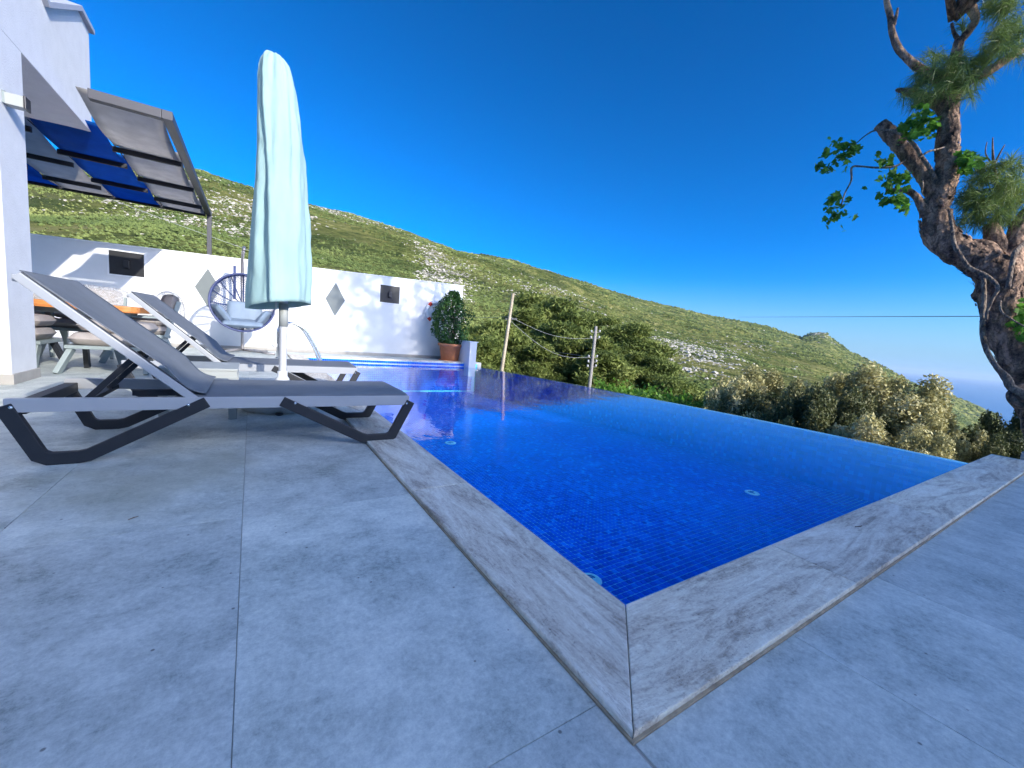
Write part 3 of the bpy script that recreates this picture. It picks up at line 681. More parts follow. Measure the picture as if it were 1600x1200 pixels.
# ---------------------------------------------------------------- umbrella
ux, uy = .215, 3.75
um = thing('patio_umbrella', (ux, uy, 0), 'closed pale aqua patio umbrella in a canvas cover on a white pole', 'umbrella')
MB().tube([(ux, uy, .1), (ux, uy, 2.5)], .028, 20).build('pole', M['white'], um)
MB().lathe([(.24, .0), (.28, .005), (.30, .05), (.345, .09), (.365, .13), (.365, .15), (.34, .165), (.12, .185), (.05, .20), (.05, .24), (.036, .26), (.036, .30), (.03, .30)], (ux, uy, 0), 48).build('base', M['basegr'], um)
MB().tube([(ux, uy, .66), (ux, uy, .84)], .034, 16).build('runner', M['resin'], um)
for a in range(3): MB().lathe([(.02, 0), (.03, .01), (.02, .02)], (ux+.3*math.cos(2.1*a+.4), uy+.3*math.sin(2.1*a+.4), .0), 10).build('base_foot', M['lampmetal'], um)
prof = [(.80, .194), (.95, .190), (1.3, .172), (1.6, .156), (1.9, .139), (2.1, .128), (2.3, .115), (2.42, .106), (2.50, .095), (2.56, .076), (2.595, .05), (2.615, .006)]
zs = [p_[0] for p_ in prof]; rs = [p_[1] for p_ in prof]
TH0 = math.radians(235)                     # the lap edge of the cover
def cover(u, v_):
    z = .80+(2.615-.80)*(1-(1-v_)**1.25); r = float(np.interp(z, zs, rs)); a = math.radians(256-30*((z-.8)/1.8)**1.5)+u*2*math.pi*1.03
    hem = (1-v_)**3*.045*math.sin(a*1+2.2)
    fold = .012*max(0, math.sin(5*a+.8*z))**3*min(1, (2.6-z)*1.5)+.006*nz(a*2.5, z*6, 3)+.004*nz(a*5, z*15, 9)+.010*math.sin(3*a+z*.7)*min(1, (2.6-z)*1.2)+.008*math.sin(7*a+1.3*math.sin(z*1.7))*min(1, (2.6-z))+.004*math.sin(13*a-z*4)
    rr = max(.004, r*(1+.16*max(0, 1-u*1.6)) + fold + (.012 if u < .02 else 0)+.007*nz(3*math.cos(a), 3*math.sin(a), z*4))
    off = .012*math.sin(z*2)
    return (ux+rr*math.cos(a)*1.05+off*.3-.047-.06*max(0, z-1.95), uy+rr*math.sin(a)*.95, z+hem*min(1, r*5)+.02)
MB().grid(cover, 110, 90).build('canopy_cover', M['canopy'], um, solid=.003)
MB().tube([(ux-.055, uy-.05, .86), (ux-.058, uy-.05, .6), (ux-.06, uy-.05, .52)], .008, 6).lathe([(.005, 0), (.018, .01), (.018, .03), (.005, .04)], (ux-.06, uy-.05, .49), 10).build('hanging_cord', M['white'], um)

# ---------------------------------------------------------------- hanging egg chair
ecx, ecy, ecz = -.125, 8.85, .93
eg = thing('hanging_chair', (ecx, ecy, 0), 'blue wire hanging egg chair with silver cushions on a curved stand', 'hanging chair')
RX, RYd, RZ = .49, .40, .50
def shell(a, b):   # a around rim (0..2pi), b from rim (0) to back pole (1)
    ph = b*math.pi/2; yy = -.12+RYd*1.25*math.sin(ph); rr = math.cos(ph)**.72
    tip = .10*(1-b)*math.cos(a)
    return Vector((ecx+RX*rr*math.sin(a), ecy+yy-.10*rr*math.cos(a)*-1*.6, ecz+RZ*rr*math.cos(a)-(.06*math.sin(ph))))
rim = [shell(2*math.pi*k/48, 0) for k in range(48)]
MB().tube(rim, .017, 8, closed=True).build('rim', M['wicker'], eg)
rim2 = [shell(2*math.pi*k/48, .13) for k in range(48)]
MB().tube(rim2, .010, 6, closed=True).build('inner_rim', M['wicker2'], eg)
rb = MB()
for k in range(16): rb.tube([shell(2*math.pi*k/16, .98*j/9) for j in range(10)], .010, 5)
rb.build('rib_wires', M['wicker2'], eg)
wvb = MB()
for k in range(13):
    b = .04+.92*(k+1)/14
    pts = []
    for j in range(96): pts.append(shell(2*math.pi*j/96, min(.98, b+(.03 if j % 2 else -.03))))
    wvb.tube(pts, .006, 4, closed=True)
wvb.build('woven_cords', M['wicker2'], eg)
def dense(a0, a1, name):
    q = MB()
    for k in range(90):
        a = a0+(a1-a0)*k/59; q.tube([shell(a, 0), shell(a+.05*(-1)**k, .13)], .005, 4)
    q.build(name, M['wicker2'], eg)
dense(math.pi*.35, math.pi*1.85, 'edge_weave')
def pillow(c, sx, sy, sz, rot=(0, 0, 0), nm='cushion', mat=None, par=None, seed=0, pw=.38):
    Rm = Matrix.Rotation(rot[2], 3, 'Z') @ Matrix.Rotation(rot[1], 3, 'Y') @ Matrix.Rotation(rot[0], 3, 'X')
    mb = MB(); c = Vector(c)
    for sg in (1, -1):
        def fn(u, v_, sg=sg):
            x, y = u*2-1, v_*2-1; h = (max(0, 1-x**4)*max(0, 1-y**4))**pw
            wr = .06*nz(x*2.2+seed, y*2.2, seed*3.1)*h
            pin = 1-.05*(abs(x*y))
            return c+Rm@Vector((x*sx*pin, y*sy*pin, sg*(h+wr)*sz if sg > 0 else -(h*sz)))
        mb.grid((lambda u, v_, f_=fn: f_(u, v_)) if sg > 0 else (lambda u, v_, f_=fn: f_(1-u, v_)), 16, 16)
    return mb.build(nm, mat or M['cushion'], par)
pillow((ecx, ecy+.06, ecz-.36), .33, .26, .065, (R_(8), 0, 0), 'seat_cushion', None, eg, 1)
pillow((ecx+.02, ecy+.24, ecz-.16), .28, .20, .07, (R_(72), 0, 0), 'back_cushion', None, eg, 2)
pillow((ecx-.34, ecy+.06, ecz-.22), .19, .22, .06, (0, R_(52), R_(20)), 'side_cushion', None, eg, 3)
pillow((ecx+.33, ecy+.06, ecz-.24), .16, .20, .06, (0, R_(-55), R_(-20)), 'side_cushion', None, eg, 4)
sp = [Vector((ecx-.02, 9.42, .03)), Vector((ecx-.02, 9.42, .6)), Vector((ecx-.03, 9.46, 1.2)), Vector((ecx-.03, 9.42, 1.6)), Vector((ecx-.02, 9.28, 1.83)), Vector((ecx, 9.05, 1.92)), Vector((ecx, 8.90, 1.86))]
def smooth(pts, k=6):
    out = []
    for i in range(len(pts)-1):
        p0 = pts[max(i-1, 0)]; p1 = pts[i]; p2 = pts[i+1]; p3 = pts[min(i+2, len(pts)-1)]
        for j in range(k):
            t = j/k; out.append(.5*((2*p1)+(p2-p0)*t+(2*p0-5*p1+4*p2-p3)*t*t+(3*p1-p0-3*p2+p3)*t**3))
    out.append(pts[-1]); return out
MB().tube(smooth(sp), .026, 10).build('stand_tube', M['standmetal'], eg)
MB().tube([(ecx, 8.9, 1.86), (ecx, 8.88, 1.45)], .006, 6).tube([(ecx, 8.9, 1.84), (ecx, 8.9, 1.80)], .02, 8).build('hook_chain', M['standmetal'], eg)
bs = MB()
for dx, dy in ((-.42, -.5), (.5, -.45), (-.35, .3), (.4, .3)):
    bs.tube([(ecx-.02, 9.42, .05), (ecx+dx, 9.42+dy, .025)], .022, 8)
bs.build('stand_base', M['standmetal'], eg)
MB().bar((ecx-.15, 9.5, 1.0), (ecx-.15, 9.5, 1.62), .045, .02, (0, 1, 0)).build('back_slat', M['wicker2'], eg)

# ---------------------------------------------------------------- pool ladder
ld = thing('pool_ladder', (.5, 8.1, 0), 'polished steel pool ladder handrails arching into the water', 'pool ladder')
for y in (7.92, 8.38):
    pts = [Vector(q) for q in ((.40, y, .0), (.40, y, .30), (.40, y, .50), (.47, y, .61), (.60, y, .645), (.74, y, .585), (.86, y, .43), (1.02, y, .12), (1.06, y, -.1), (1.06, y, -.62))]
    h_ = MB().tube(smooth(pts), .021, 12).build('handrail', M['chrome'], ld)
    MB().lathe([(.02, 0), (.045, .0), (.045, .008), (.024, .02)], (.40, y, .002), 16).build('deck_flange', M['chrome'], h_)
for z in (-.16, -.40): MB().box(1.02, 1.10, 7.93, 8.37, z-.01, z+.01).build('step', M['chrome'], ld)

# ---------------------------------------------------------------- pot with shrub, lifebuoy
pc = (4.20, 9.45)
pt = thing('flower_pot', (*pc, 0), 'terracotta flower pot on a saucer at the far pool corner', 'flower pot')
MB().lathe([(.20, .018), (.215, .03), (.275, .37), (.31, .372), (.315, .43), (.285, .435), (.275, .40), (.0, .39)], (*pc, 0), 36).build('pot', M['terra'], pt)
MB().lathe([(.26, .0), (.275, .008), (.28, .03), (.26, .032), (.25, .018), (.0, .017)], (*pc, 0), 36).build('saucer', M['terra'], pt)
MB().lathe([(.272, .392), (.20, .405), (.0, .41)], (*pc, 0), 24).build('soil', M['soil'], pt)
sh = thing('potted_shrub', (*pc, .4), 'dense dark green leafy shrub growing in the terracotta pot', 'shrub')
P = []
for k in range(5600):
    z = random.uniform(.40, 1.72); u = (z-.40)/1.32; rr = (.46*math.sin(math.pi*(.22+.72*u))**.8)*(.5+.5*random.random()**.35)
    a = random.uniform(0, 2*math.pi); rr *= .80+.75*fbm(math.cos(a)*1.9, math.sin(a)*1.9+z*2.6, 3); a += .25*math.sin(z*5)
    if rr < .05 and u < .9: continue
    P.append((pc[0]+.07*math.sin(z*4)+rr*math.cos(a)*.98, pc[1]+rr*math.sin(a), z))
Vl, Fl = leaf_cards(P, .072, .42, -.1); Vl -= np.array([pc[0], pc[1], .4])
np_mesh('foliage', Vl, Fl, M['pot_leaf'], False, sh)
stx = MB()
for k in range(12):
    a = random.uniform(0, 6.28); r = random.uniform(.1, .3); stx.tube([(pc[0]+.03*math.cos(a), pc[1]+.03*math.sin(a), .38), (pc[0]+r*.5*math.cos(a), pc[1]+r*.5*math.sin(a), .8), (pc[0]+r*math.cos(a), pc[1]+r*math.sin(a), 1.45)], [.012, .009, .004], 5)
stx.build('stem', M['bark2'], sh)
rc = atY(682, 488, WY-.05); lb = thing('lifebuoy', tuple(rc), 'white lifebuoy with orange bands hanging on the wall behind the potted shrub', 'lifebuoy')
Rb = .255; 
for k in range(4):
    a0 = math.pi/2*k+math.pi/4
    seg = lambda a, b: [(rc.x+Rb*math.cos(a+(b-a)*j/12), rc.y, rc.z+Rb*math.sin(a+(b-a)*j/12)) for j in range(13)]
    MB().tube(seg(a0+.18, a0+math.pi/2-.18), .042, 10).build('shell', M['ringw'], lb); MB().tube(seg(a0-.18, a0+.18), .044, 10).build('band', M['red'], lb)
MB().tube([(rc.x+(Rb+.06+.02*math.sin(4*a))*math.cos(a), rc.y-.02, rc.z+(Rb+.06)*math.sin(a)) for a in [2*math.pi*k/40 for k in range(40)]], .006, 5, closed=True).build('grab_rope', M['white'], lb)

# ---------------------------------------------------------------- dining furniture
tx0, tx1, ty0, ty1, tz = -2.75, -1.12, 6.45, 7.35, .705
tb_ = thing('dining_table', ((tx0+tx1)/2, (ty0+ty1)/2, 0), 'outdoor dining table with thick orange wood top and slanted grey green legs', 'table')
r = .13; poly = []
for cx, cy, a0 in ((tx1-r, ty1-r, 0), (tx0+r, ty1-r, 90), (tx0+r, ty0+r, 180), (tx1-r, ty0+r, 270)):
    for k in range(7): a = R_(a0+15*k); poly.append((cx+r*math.cos(a), cy+r*math.sin(a)))
MB().prism(poly, 'z', tz-.075, tz).build('tabletop', M['orange'], tb_, bevel=.012)
MB().box(tx0+.2, tx1-.14, ty0+.14, ty1-.14, tz-.13, tz-.076).build('apron', M['furn'], tb_)
for x, sx in ((tx0+.35, -1), (tx1-.32, 1)):
    for y, sy in ((ty0+.25, -1), (ty1-.25, 1)):
        MB().bar((x, y, tz-.13), (x+.16*sx, y+.12*sy, 0), .08, .05, (0, 1, 0)).build('leg', M['furn'], tb_, bevel=.004)
def chair(label, wide=.62, back=True):
    t = thing('garden_chair', (0, 0, 0), label, 'chair', 'garden chairs wrapped in plastic round the dining table')
    w2 = wide/2
    for sx in (-1, 1):
        MB().bar((sx*(w2-.03), -.22, .36), (sx*(w2+.03), -.38, 0), .06, .035, (1, 0, 0)).build('leg', M['furn'], t, bevel=.004, local=True)
        MB().bar((sx*(w2-.03), .20, .36), (sx*(w2+.03), .34, 0), .06, .035, (1, 0, 0)).build('leg', M['furn'], t, bevel=.004, local=True)
        MB().bar((sx*(w2+.0), .22, .34), (sx*(w2-.02), .36, .82), .05, .03, (1, 0, 0)).build('back_post', M['furn'], t, bevel=.004, local=True)
        MB().bar((sx*(w2+.015), -.28, .58), (sx*(w2+.015), .30, .60), .05, .025).bar((sx*(w2+.015), -.26, .56), (sx*(w2+.01), -.22, .34), .04, .025, (1, 0, 0)).build('armrest', M['furn'], t, bevel=.003, local=True)
    MB().box(-w2, w2, -.27, .27, .33, .37).build('seat_frame', M['furn'], t, bevel=.004, local=True)
    pillow((0, 0, .425), w2-.01, .28, .065, (0, 0, 0), 'seat_cushion', M['beige'], t, 5, .22)
    pillow((0, .02, .535), w2-.03, .25, .055, (0, 0, 0), 'seat_cushion', M['beige'], t, 6, .22)
    pillow((0, .27, .73), w2-.02, .19, .085, (R_(78), 0, 0), 'back_cushion', M['beige'], t, 7, .25)
    def film(u, v_):
        s = (u-.5)*2; a = math.pi*v_; 
        y = .27-.15*math.cos(a); z = .52+.43*math.sin(a)**.5
        return (s*(w2+.02), y+.02*nz(s*3, v_*5, 1), z+.012*nz(s*4, v_*3, 2)-.03*abs(s)**6)
    MB().grid(film, 18, 18).build('plastic_cover', M['film'], t, local=True)
    return t
def stool(label, loc, wide):
    t = thing('padded_stool', loc, label, 'stool', 'low stools with stacked cushions in front of the table'); w2 = wide/2; x0, y0 = loc[0], loc[1]
    for sx in (-1, 1):
        MB().bar((x0+sx*(w2-.04), y0-.20, .25), (x0+sx*(w2-.0)-.05, y0-.30, 0), .09, .04, (1, 0, 0)).build('leg', M['furn'], t, bevel=.004)
        MB().bar((x0+sx*(w2-.04), y0+.20, .25), (x0+sx*(w2-.0)+.03, y0+.28, 0), .08, .04, (1, 0, 0)).build('leg', M['anth'], t, bevel=.004)
    MB().box(x0-w2, x0+w2, y0-.27, y0+.27, .25, .285).build('seat_frame', M['furn'], t, bevel=.004)
    pillow((x0, y0, .35), w2-.005, .27, .07, (0, 0, 0), 'seat_cushion', M['beige'], t, 5, .2)
    pillow((x0+.03, y0+.02, .485), w2-.03, .25, .065, (0, 0, 0), 'seat_cushion', M['beige'], t, 6, .2)
stool('grey beige padded stool with two stacked cushions nearest the sun lounger backrest', (-1.22, 6.0, 0), .66)
stool('grey beige padded stool with stacked cushions half hidden by the white pier', (-2.12, 6.35, 0), .62)
c1 = chair('plastic covered garden chair behind the table, left of its middle')
spots = [(-2.45, 7.75, 2, None), (-1.85, 7.72, -4, 'plastic covered garden chair behind the table in front of the lit wall'),
         (-1.22, 7.2, -78, 'plastic wrapped garden chair at the right end of the table')]
for k, (x, y, a, lab) in enumerate(spots):
    o = c1 if k == 0 else copy_tree(c1); o.location = (x, y, 0); o.rotation_euler.z = R_(a)
    if lab: o['label'] = lab

# ---------------------------------------------------------------- poles and wires
def pole(px, yb, pxt, yt, D, w0, w1, mat, label, name='utility_pole'):
    a = ray(px, yb); b = ray(pxt, yt); A = Vector((0, 0, CH))+a*D; B = Vector((0, 0, CH))+b*(D*1.0)
    B.x = A.x+(B.x-A.x)*.9
    base = A+(A-B).normalized()*3.0
    t = thing(name, tuple(base), label, 'utility pole'); MB().tube([base, A, (A+B)/2, B], [w0*.8, w0*.72, (w0+w1)*.36, w1*.72], 10).build('shaft', mat, t); return t, A, B
p1, A1, B1 = pole(784, 578, 803, 459, 15, .10, .075, M['pole'], 'tall leaning wooden utility pole in front of the pines')
p2, A2, B2 = pole(846, 590, 857, 546, 24, .09, .07, M['pole'], 'short thin wooden pole between the two larger utility poles')
p3, A3, B3 = pole(921, 603, 932, 510, 20, .13, .10, M['concrete'], 'grey concrete utility pole with white insulators')
cr = MB().bar(B1+Vector((-.25, 0, -.95)), B1+Vector((.25, 0, -.90)), .05, .06); cr.build('bracket', M['lampmetal'], p1)
ins = []
for k, q in enumerate((.10, .2, .52, .60, .68)):
    c = B3.lerp(A3, q); 
    for s in (-1, 1):
        I_ = c+RIGHT*(.2*s); ins.append(I_)
        arm = MB().bar(c, I_, .03, .03).build('insulator_arm', M['concrete'], p3)
        MB().lathe([(.02, 0), (.06, .02), (.035, .05), (.06, .08), (.02, .12)], tuple(I_), 10).build('insulator', M['porcelain'], arm)
def cable(name, a, b, sag, rad, mat, label):
    pts = [a.lerp(b, k/24)-Vector((0, 0, sag*math.sin(math.pi*k/24))) for k in range(25)]
    o = MB().tube(pts, rad, 5).build(name, mat); tag(o, label, 'cable'); return o
w1 = B1.lerp(A1, .30)
def dist(px, py, D): return Vector((0, 0, CH))+ray(px, py)*D
cable('power_cable', w1, dist(700, 485, 26), .2, .008, M['wire'], 'pale cable running left from the wooden pole behind the shrub')
cable('power_cable', w1+Vector((0, 0, -.12)), ins[4], .5, .008, M['wire'], 'lower sagging cable between wooden and concrete poles')
cable('power_cable', w1, ins[2], .3, .007, M['wire'], 'upper sagging cable between wooden and concrete poles')
cable('power_cable', B3.lerp(A3, .52), dist(560, 455, 40), 1.0, .010, M['wire'], 'thin cable from the concrete pole past the wooden pole to the left')
cable('overhead_cable', dist(60, 268, 34), dist(640, 470, 60), .6, .022, M['wire'], 'long pale cable crossing the hillside above the garden wall')
cable('overhead_cable', dist(1152, 495.5, 60), dist(1600, 494, 9), .0, .010, M['wired'], 'dark straight cable across the sky towards the right pine tree')
cable('overhead_cable', dist(1500, 643, 30), dist(1610, 664, 20), .05, .018, M['wire'], 'short pale cable in front of the sea at the right')
# ---------------------------------------------------------------- trees beyond the pool
def blob_points(n, blobs, shell_=.55):
    P = np.zeros((n, 3)); N = np.zeros((n, 3)); wts = np.array([b[3]**2 for b in blobs]); idx = rng.choice(len(blobs), n, p=wts/wts.sum())
    d = rng.normal(size=(n, 3)); d /= np.linalg.norm(d, axis=1, keepdims=True); rad = (shell_+(1-shell_)*rng.random((n, 1))**.7)
    B = np.array(blobs)[idx]; sq = B[:, 4:5]
    P = B[:, :3]+d*rad*B[:, 3:4]*np.concatenate([np.ones_like(sq), np.ones_like(sq), sq], 1)
    return P, d
def tree_mesh_pine(h, w, seed, nleaf, t0=.28):
    random.seed(seed); br = MB(); blobs = []
    tr = [Vector((0, 0, -1.5))]; x = y = 0
    for k in range(1, 9): x += random.uniform(-.2, .2)*h/8*.6; y += random.uniform(-.2, .2)*h/8*.6; tr.append(Vector((x, y, h*k/8.4)))
    br.tube(tr, [.17*h/6*(1-.09*k) for k in range(9)], 8)
    for k in range(34):
        t = random.uniform(t0, 1.0); c = tr[0].lerp(tr[-1], t); c = Vector((np.interp(t*8, range(9), [q.x for q in tr]), np.interp(t*8, range(9), [q.y for q in tr]), np.interp(t*8, range(9), [q.z for q in tr])))
        a = random.uniform(0, 6.28); L = w*(1.12-t*.85)*random.uniform(.35, 1.05); e = c+Vector((math.cos(a)*L, math.sin(a)*L, L*random.uniform(.05, .55)))
        br.tube([c, c.lerp(e, .5)+Vector((0, 0, -.05*L)), e], [.045*h/6*(1.3-t), .03*h/6, .012*h/6], 5)
        for q in (.55, .8, 1.02):
            p_ = c.lerp(e, q); blobs.append((p_.x+random.uniform(-.15, .15), p_.y+random.uniform(-.15, .15), p_.z+random.uniform(0, .25), w*random.uniform(.14, .27), .75))
    P, N = blob_points(nleaf, blobs, .25); Vv, Ff = leaf_cards(P, .19, .26, .8, .5)
    return br, Vv, Ff
TM = []
for s, (h, w_) in enumerate(((6, 2.2), (7, 2.6), (5.5, 2.4), (6.5, 1.9))): TM.append((h, tree_mesh_pine(h, w_, 31+s, 30000)))
random.seed(5)
TP = [ (1042, 556, 25, 3, 'pine on the slope where the grove thins out'), (1072, 588, 21, 1, 'rightmost pine of the grove next to the oak bushes'), (868, 505, 27, 0, 'pine filling the middle of the grove, behind the short pole'), (925, 520, 24, 3, 'pine whose crown hides the foot of the concrete pole'), (795, 505, 26, 1, 'pine behind the foot of the tall wooden pole'), (985, 545, 26, 3, 'narrow pine in front of the broad right hand pine'), # px of the crown top, py of the top, depth, variant, extra width, label
 (775, 497, 24, 0, 'bushy pine behind the tall wooden pole, leftmost of the grove'), (745, 520, 19, 2, 'low pine right behind the white end wall'),
 (812, 478, 30, 3, 'yellowish pine just right of the tall wooden pole'), (850, 452, 36, 1, 'tallest pine of the grove with a spreading top'),
 (884, 464, 34, 0, 'dense pine left of the concrete pole'), (902, 500, 25, 2, 'pine with twisted pale trunks behind the concrete pole'),
 (945, 484, 36, 3, 'pine immediately right of the concrete pole'), (975, 500, 31, 1, 'broad pine in the right half of the grove'),
 (1003, 520, 29, 0, 'sunlit pine near the rocky slope'), (1022, 560, 25, 2, 'smaller pine at the right end of the grove'),
 (830, 530, 22, 3, 'dark pine behind the short wooden pole'), (1050, 596, 21, 0, 'lowest pine sloping down to the oak bushes'), (955, 545, 22, 2, 'low front pine below the concrete pole crossarms')]
made = {}
for k, (px, py, D, vr, lab) in enumerate(TP):
    top = dist(px, py, D); h, (br, Vv, Ff) = TM[vr]; hm = Vv[:, 2].max(); sc = (top.z+5.0+D*.03)/hm; sc = max(.9, min(1.9, sc))
    base = Vector((top.x, top.y, top.z-hm*sc))
    t = thing('pine_tree', tuple(base), lab, 'pine tree', 'pines of the grove beyond the pool', random.uniform(0, 6.28)); t.scale = (sc*1.45, sc*1.45, sc)
    if vr not in made:
        a = br.build('trunk', M['barkfar'], t, local=True); b = np_mesh('crown', Vv, Ff, M['pineleaf'], False, t); made[vr] = (a, b)
    else:
        for q in made[vr]: c = q.copy(); C.objects.link(c); c.parent = t
t = thing('pine_tree', (7.25, -3.6, -3), 'tall pine right of the terrace that throws leaf shade on the wall', 'pine tree')
br, Vv, Ff = tree_mesh_pine(12.3, 2.5, 77, 4200, .66); br.build('trunk', M['barkfar'], t, local=True); np_mesh('crown', Vv, Ff, M['pineleaf'], False, t)
# oak bushes below the overflow edge
def bush_mesh(seed, nl, size):
    random.seed(seed); blobs = []
    for k in range(60):
        a = random.uniform(0, 6.28); rr = random.random()**.5; z = random.uniform(.3, 1)*(1-.38*rr*rr)
        blobs.append((rr*math.cos(a)*.86, rr*math.sin(a)*.86, z*1.25, random.uniform(.11, .26), .8))
    P, N = blob_points(nl, blobs, .35); return leaf_cards(P, size, .5, .1, .5, N)
BM = [bush_mesh(61+k, 52000, .055) for k in range(3)]
BP = [ # px, py top, depth, half width px, mat, label
 (1150, 580, 10.5, 62, 'olive', 'pale olive coloured oak bush where the rocky slope meets the pool edge'), (1195, 566, 12, 62, 'olive', 'round pale oak bush left of the middle of the bush row'),
 (1310, 554, 10.5, 80, 'olive', 'tall sunlit oak bush in the middle of the bush row'), (1268, 590, 9.0, 62, 'olive2', 'darker oak bush between the two tall pale ones'),
 (1432, 576, 9.5, 84, 'olive', 'wide sunlit oak bush right of the middle with a pointed top'), (1490, 622, 8.4, 55, 'olive', 'pale low oak bush ending at the sea view'),
 (1376, 640, 7.8, 75, 'olive', 'small sunlit oak bush close to the overflow edge'), (1552, 660, 8.2, 60, 'olive2', 'dark oak bush in front of the sea beside the coping tip'),
 (1600, 598, 8.6, 48, 'olive2', 'dark shrub at the foot of the right pine trunk'), (1105, 622, 12.5, 45, 'bright', 'small bright green bush at the left end of the bush row'), (1452, 668, 7.0, 60, 'olive', 'lowest pale oak bush by the right end of the pool'),
 (1230, 606, 9.4, 60, 'olive', 'pale low oak bush in front of the round left bush'), (1180, 600, 10, 55, 'olive2', 'dark low oak bush at the overflow edge near the left end'), (1345, 600, 9.2, 60, 'olive2', 'dark hollow oak bush between the middle and the wide bush'), (1400, 606, 11, 60, 'olive', 'pale oak bush further back behind the gap in the row'),
 (1590, 668, 7.4, 50, 'olive2', 'dark bush tucked behind the pale corner post')]
madeb = {}
for k, (px, py, D, hw, mt, lab) in enumerate(BP):
    top = dist(px, py, D); rad = hw*D/FPX*.80; hgt = 1.35; zb = -3.4 if D > 7.5 else -2.8
    zs_ = (top.z-zb)/BM[k % 3][0][:, 2].max(); t = thing('oak_bush', (top.x, top.y, zb), lab, 'bush', 'bushes growing below the overflow edge', random.uniform(0, 6.28)); 
    t.scale = (rad*1.55, rad*1.55, zs_)
    key = (k % 3, mt)
    if key not in madeb:
        Vv, Ff = BM[k % 3]; Vs = Vv.copy(); Vs = Vs.reshape(-1, 4, 3); cc = Vs.mean(1, keepdims=True); d = Vs-cc; d[..., 2] *= .5; Vs = (cc+d*1.0).reshape(-1, 3)
        b = np_mesh('crown', Vs, Ff, M[mt], False, t)
        s_ = MB()
        for j in range(5):
            a = j*1.3; s_.tube([(0, 0, -.3), (.2*math.cos(a), .2*math.sin(a), .5), (.4*math.cos(a), .4*math.sin(a), .7)], [.05, .03, .012], 6)
        madeb[key] = (s_.build('trunk', M['barkfar'], t, local=True), b)
    else:
        for q in madeb[key]: c = q.copy(); C.objects.link(c); c.parent = t
# bright vine growth by the concrete pole
P = []
for k in range(1500):
    u = random.random(); c = dist(930+150*u, 606+26*u+random.gauss(0, 7), 14.5-3*u+random.gauss(0, .5)); P.append(tuple(c+Vector((0, 0, random.gauss(0, .14)-.1))))
Vl, Fl = leaf_cards(P, .12, .8, .2); hv = np_mesh('hedge_foliage', Vl, Fl, M['bright'], False); tag(hv, 'bright green climber foliage along the outside of the overflow edge', 'climber')

# ---------------------------------------------------------------- the old pine at the right
random.seed(11)
def q3(px, py, X): return atX(px, py, X)
pine = thing('old_pine_tree', tuple(q3(1600, 680, 7.0)-Vector((0, 0, 3))), 'old pine with twisted reddish trunk, sawn limbs and long needles at the right edge', 'pine tree')
def limb(path, name='branch', mat='bark', bumpy=.10, n=16, k=8, par=None):
    pts = []; rad = []
    for (px, py, hp, X) in path:
        c = q3(px, py, X); t = X/ray(px, py).x; pts.append(c); rad.append(hp*t/FPX*.60)
    sp_ = smooth(pts, k); rr = np.interp(np.arange(len(sp_))/k, range(len(rad)), rad)
    mb = MB(); mb.tube(sp_, [float(x) for x in rr], n)
    for i, v_ in enumerate(mb.v):
        j = min(i//n, len(sp_)-1); c = sp_[j]; d = Vector(v_)-c; L = d.length
        if L > 0: f_ = 1+bumpy*1.5*(fbm(v_[0]*7+3, v_[1]*7+v_[2]*5, 3))+bumpy*.8*nz(v_[0]*31, v_[1]*31, v_[2]*31); mb.v[i] = tuple(c+d*f_)
    o = mb.build(name, M[mat], par or pine); return sp_, rr, o
X0 = 6.9
s_tr, r_tr, trunk = limb([(1680, 800, 45, 7.0), (1628, 640, 42, 7.0), (1600, 575, 38, 7.0), (1578, 520, 39, 6.95), (1563, 470, 42, 6.9), (1560, 430, 44, 6.9), (1530, 408, 34, 6.85), (1492, 388, 32, 6.8), (1466, 362, 30, 6.8), (1462, 325, 27, 6.8), (1476, 285, 24, 6.8), (1480, 240, 21, 6.8), (1481, 195, 20, 6.8), (1480, 165, 19, 6.8)], 'trunk', n=26, k=10, bumpy=.13)
limb([(1478, 175, 17, 6.8), (1462, 160, 13, 6.75), (1436, 148, 10, 6.65), (1412, 142, 7, 6.6), (1400, 140, 3, 6.55)], n=14)
limb([(1484, 180, 16, 6.8), (1490, 150, 15, 6.8), (1510, 128, 13, 6.85), (1550, 108, 11, 6.9), (1590, 82, 9, 7.0), (1640, 62, 7, 7.1)], n=14)
limb([(1482, 170, 15, 6.8), (1470, 130, 13, 6.7), (1445, 112, 10, 6.6), (1425, 98, 9, 6.5), (1404, 76, 8, 6.45), (1394, 50, 7, 6.4), (1391, 25, 6.5, 6.4), (1385, 0, 6, 6.4), (1380, -60, 4, 6.4)], n=14)
limb([(1396, 40, 5, 6.4), (1401, 22, 3.5, 6.38), (1403, 12, 2, 6.35)], n=8); 
limb([(1486, 160, 14, 6.8), (1490, 120, 12, 6.85), (1494, 85, 11, 6.9), (1499, 62, 10, 6.9)], n=12)
limb([(1499, 66, 9, 6.9), (1514, 48, 9, 6.95), (1524, 30, 9, 6.95), (1518, 14, 11, 6.95), (1513, 4, 9, 6.95)], n=12)
limb([(1499, 64, 6, 6.9), (1491, 52, 4, 6.88), (1487, 36, 3, 6.86)], n=8)
limb([(1462, 300, 22, 6.8), (1446, 275, 18, 6.7), (1420, 245, 17, 6.6), (1395, 215, 16, 6.5), (1376, 194, 15, 6.45)], n=18, bumpy=.12)
limb([(1452, 340, 14, 6.75), (1440, 322, 9, 6.68), (1432, 308, 8, 6.62), (1418, 298, 7, 6.55), (1396, 297, 5, 6.5), (1384, 296, 3, 6.48)], n=12)
limb([(1548, 410, 30, 6.9), (1535, 388, 22, 6.95), (1510, 384, 15, 7.0), (1490, 380, 11, 6.9), (1478, 378, 5, 6.85)], n=14)
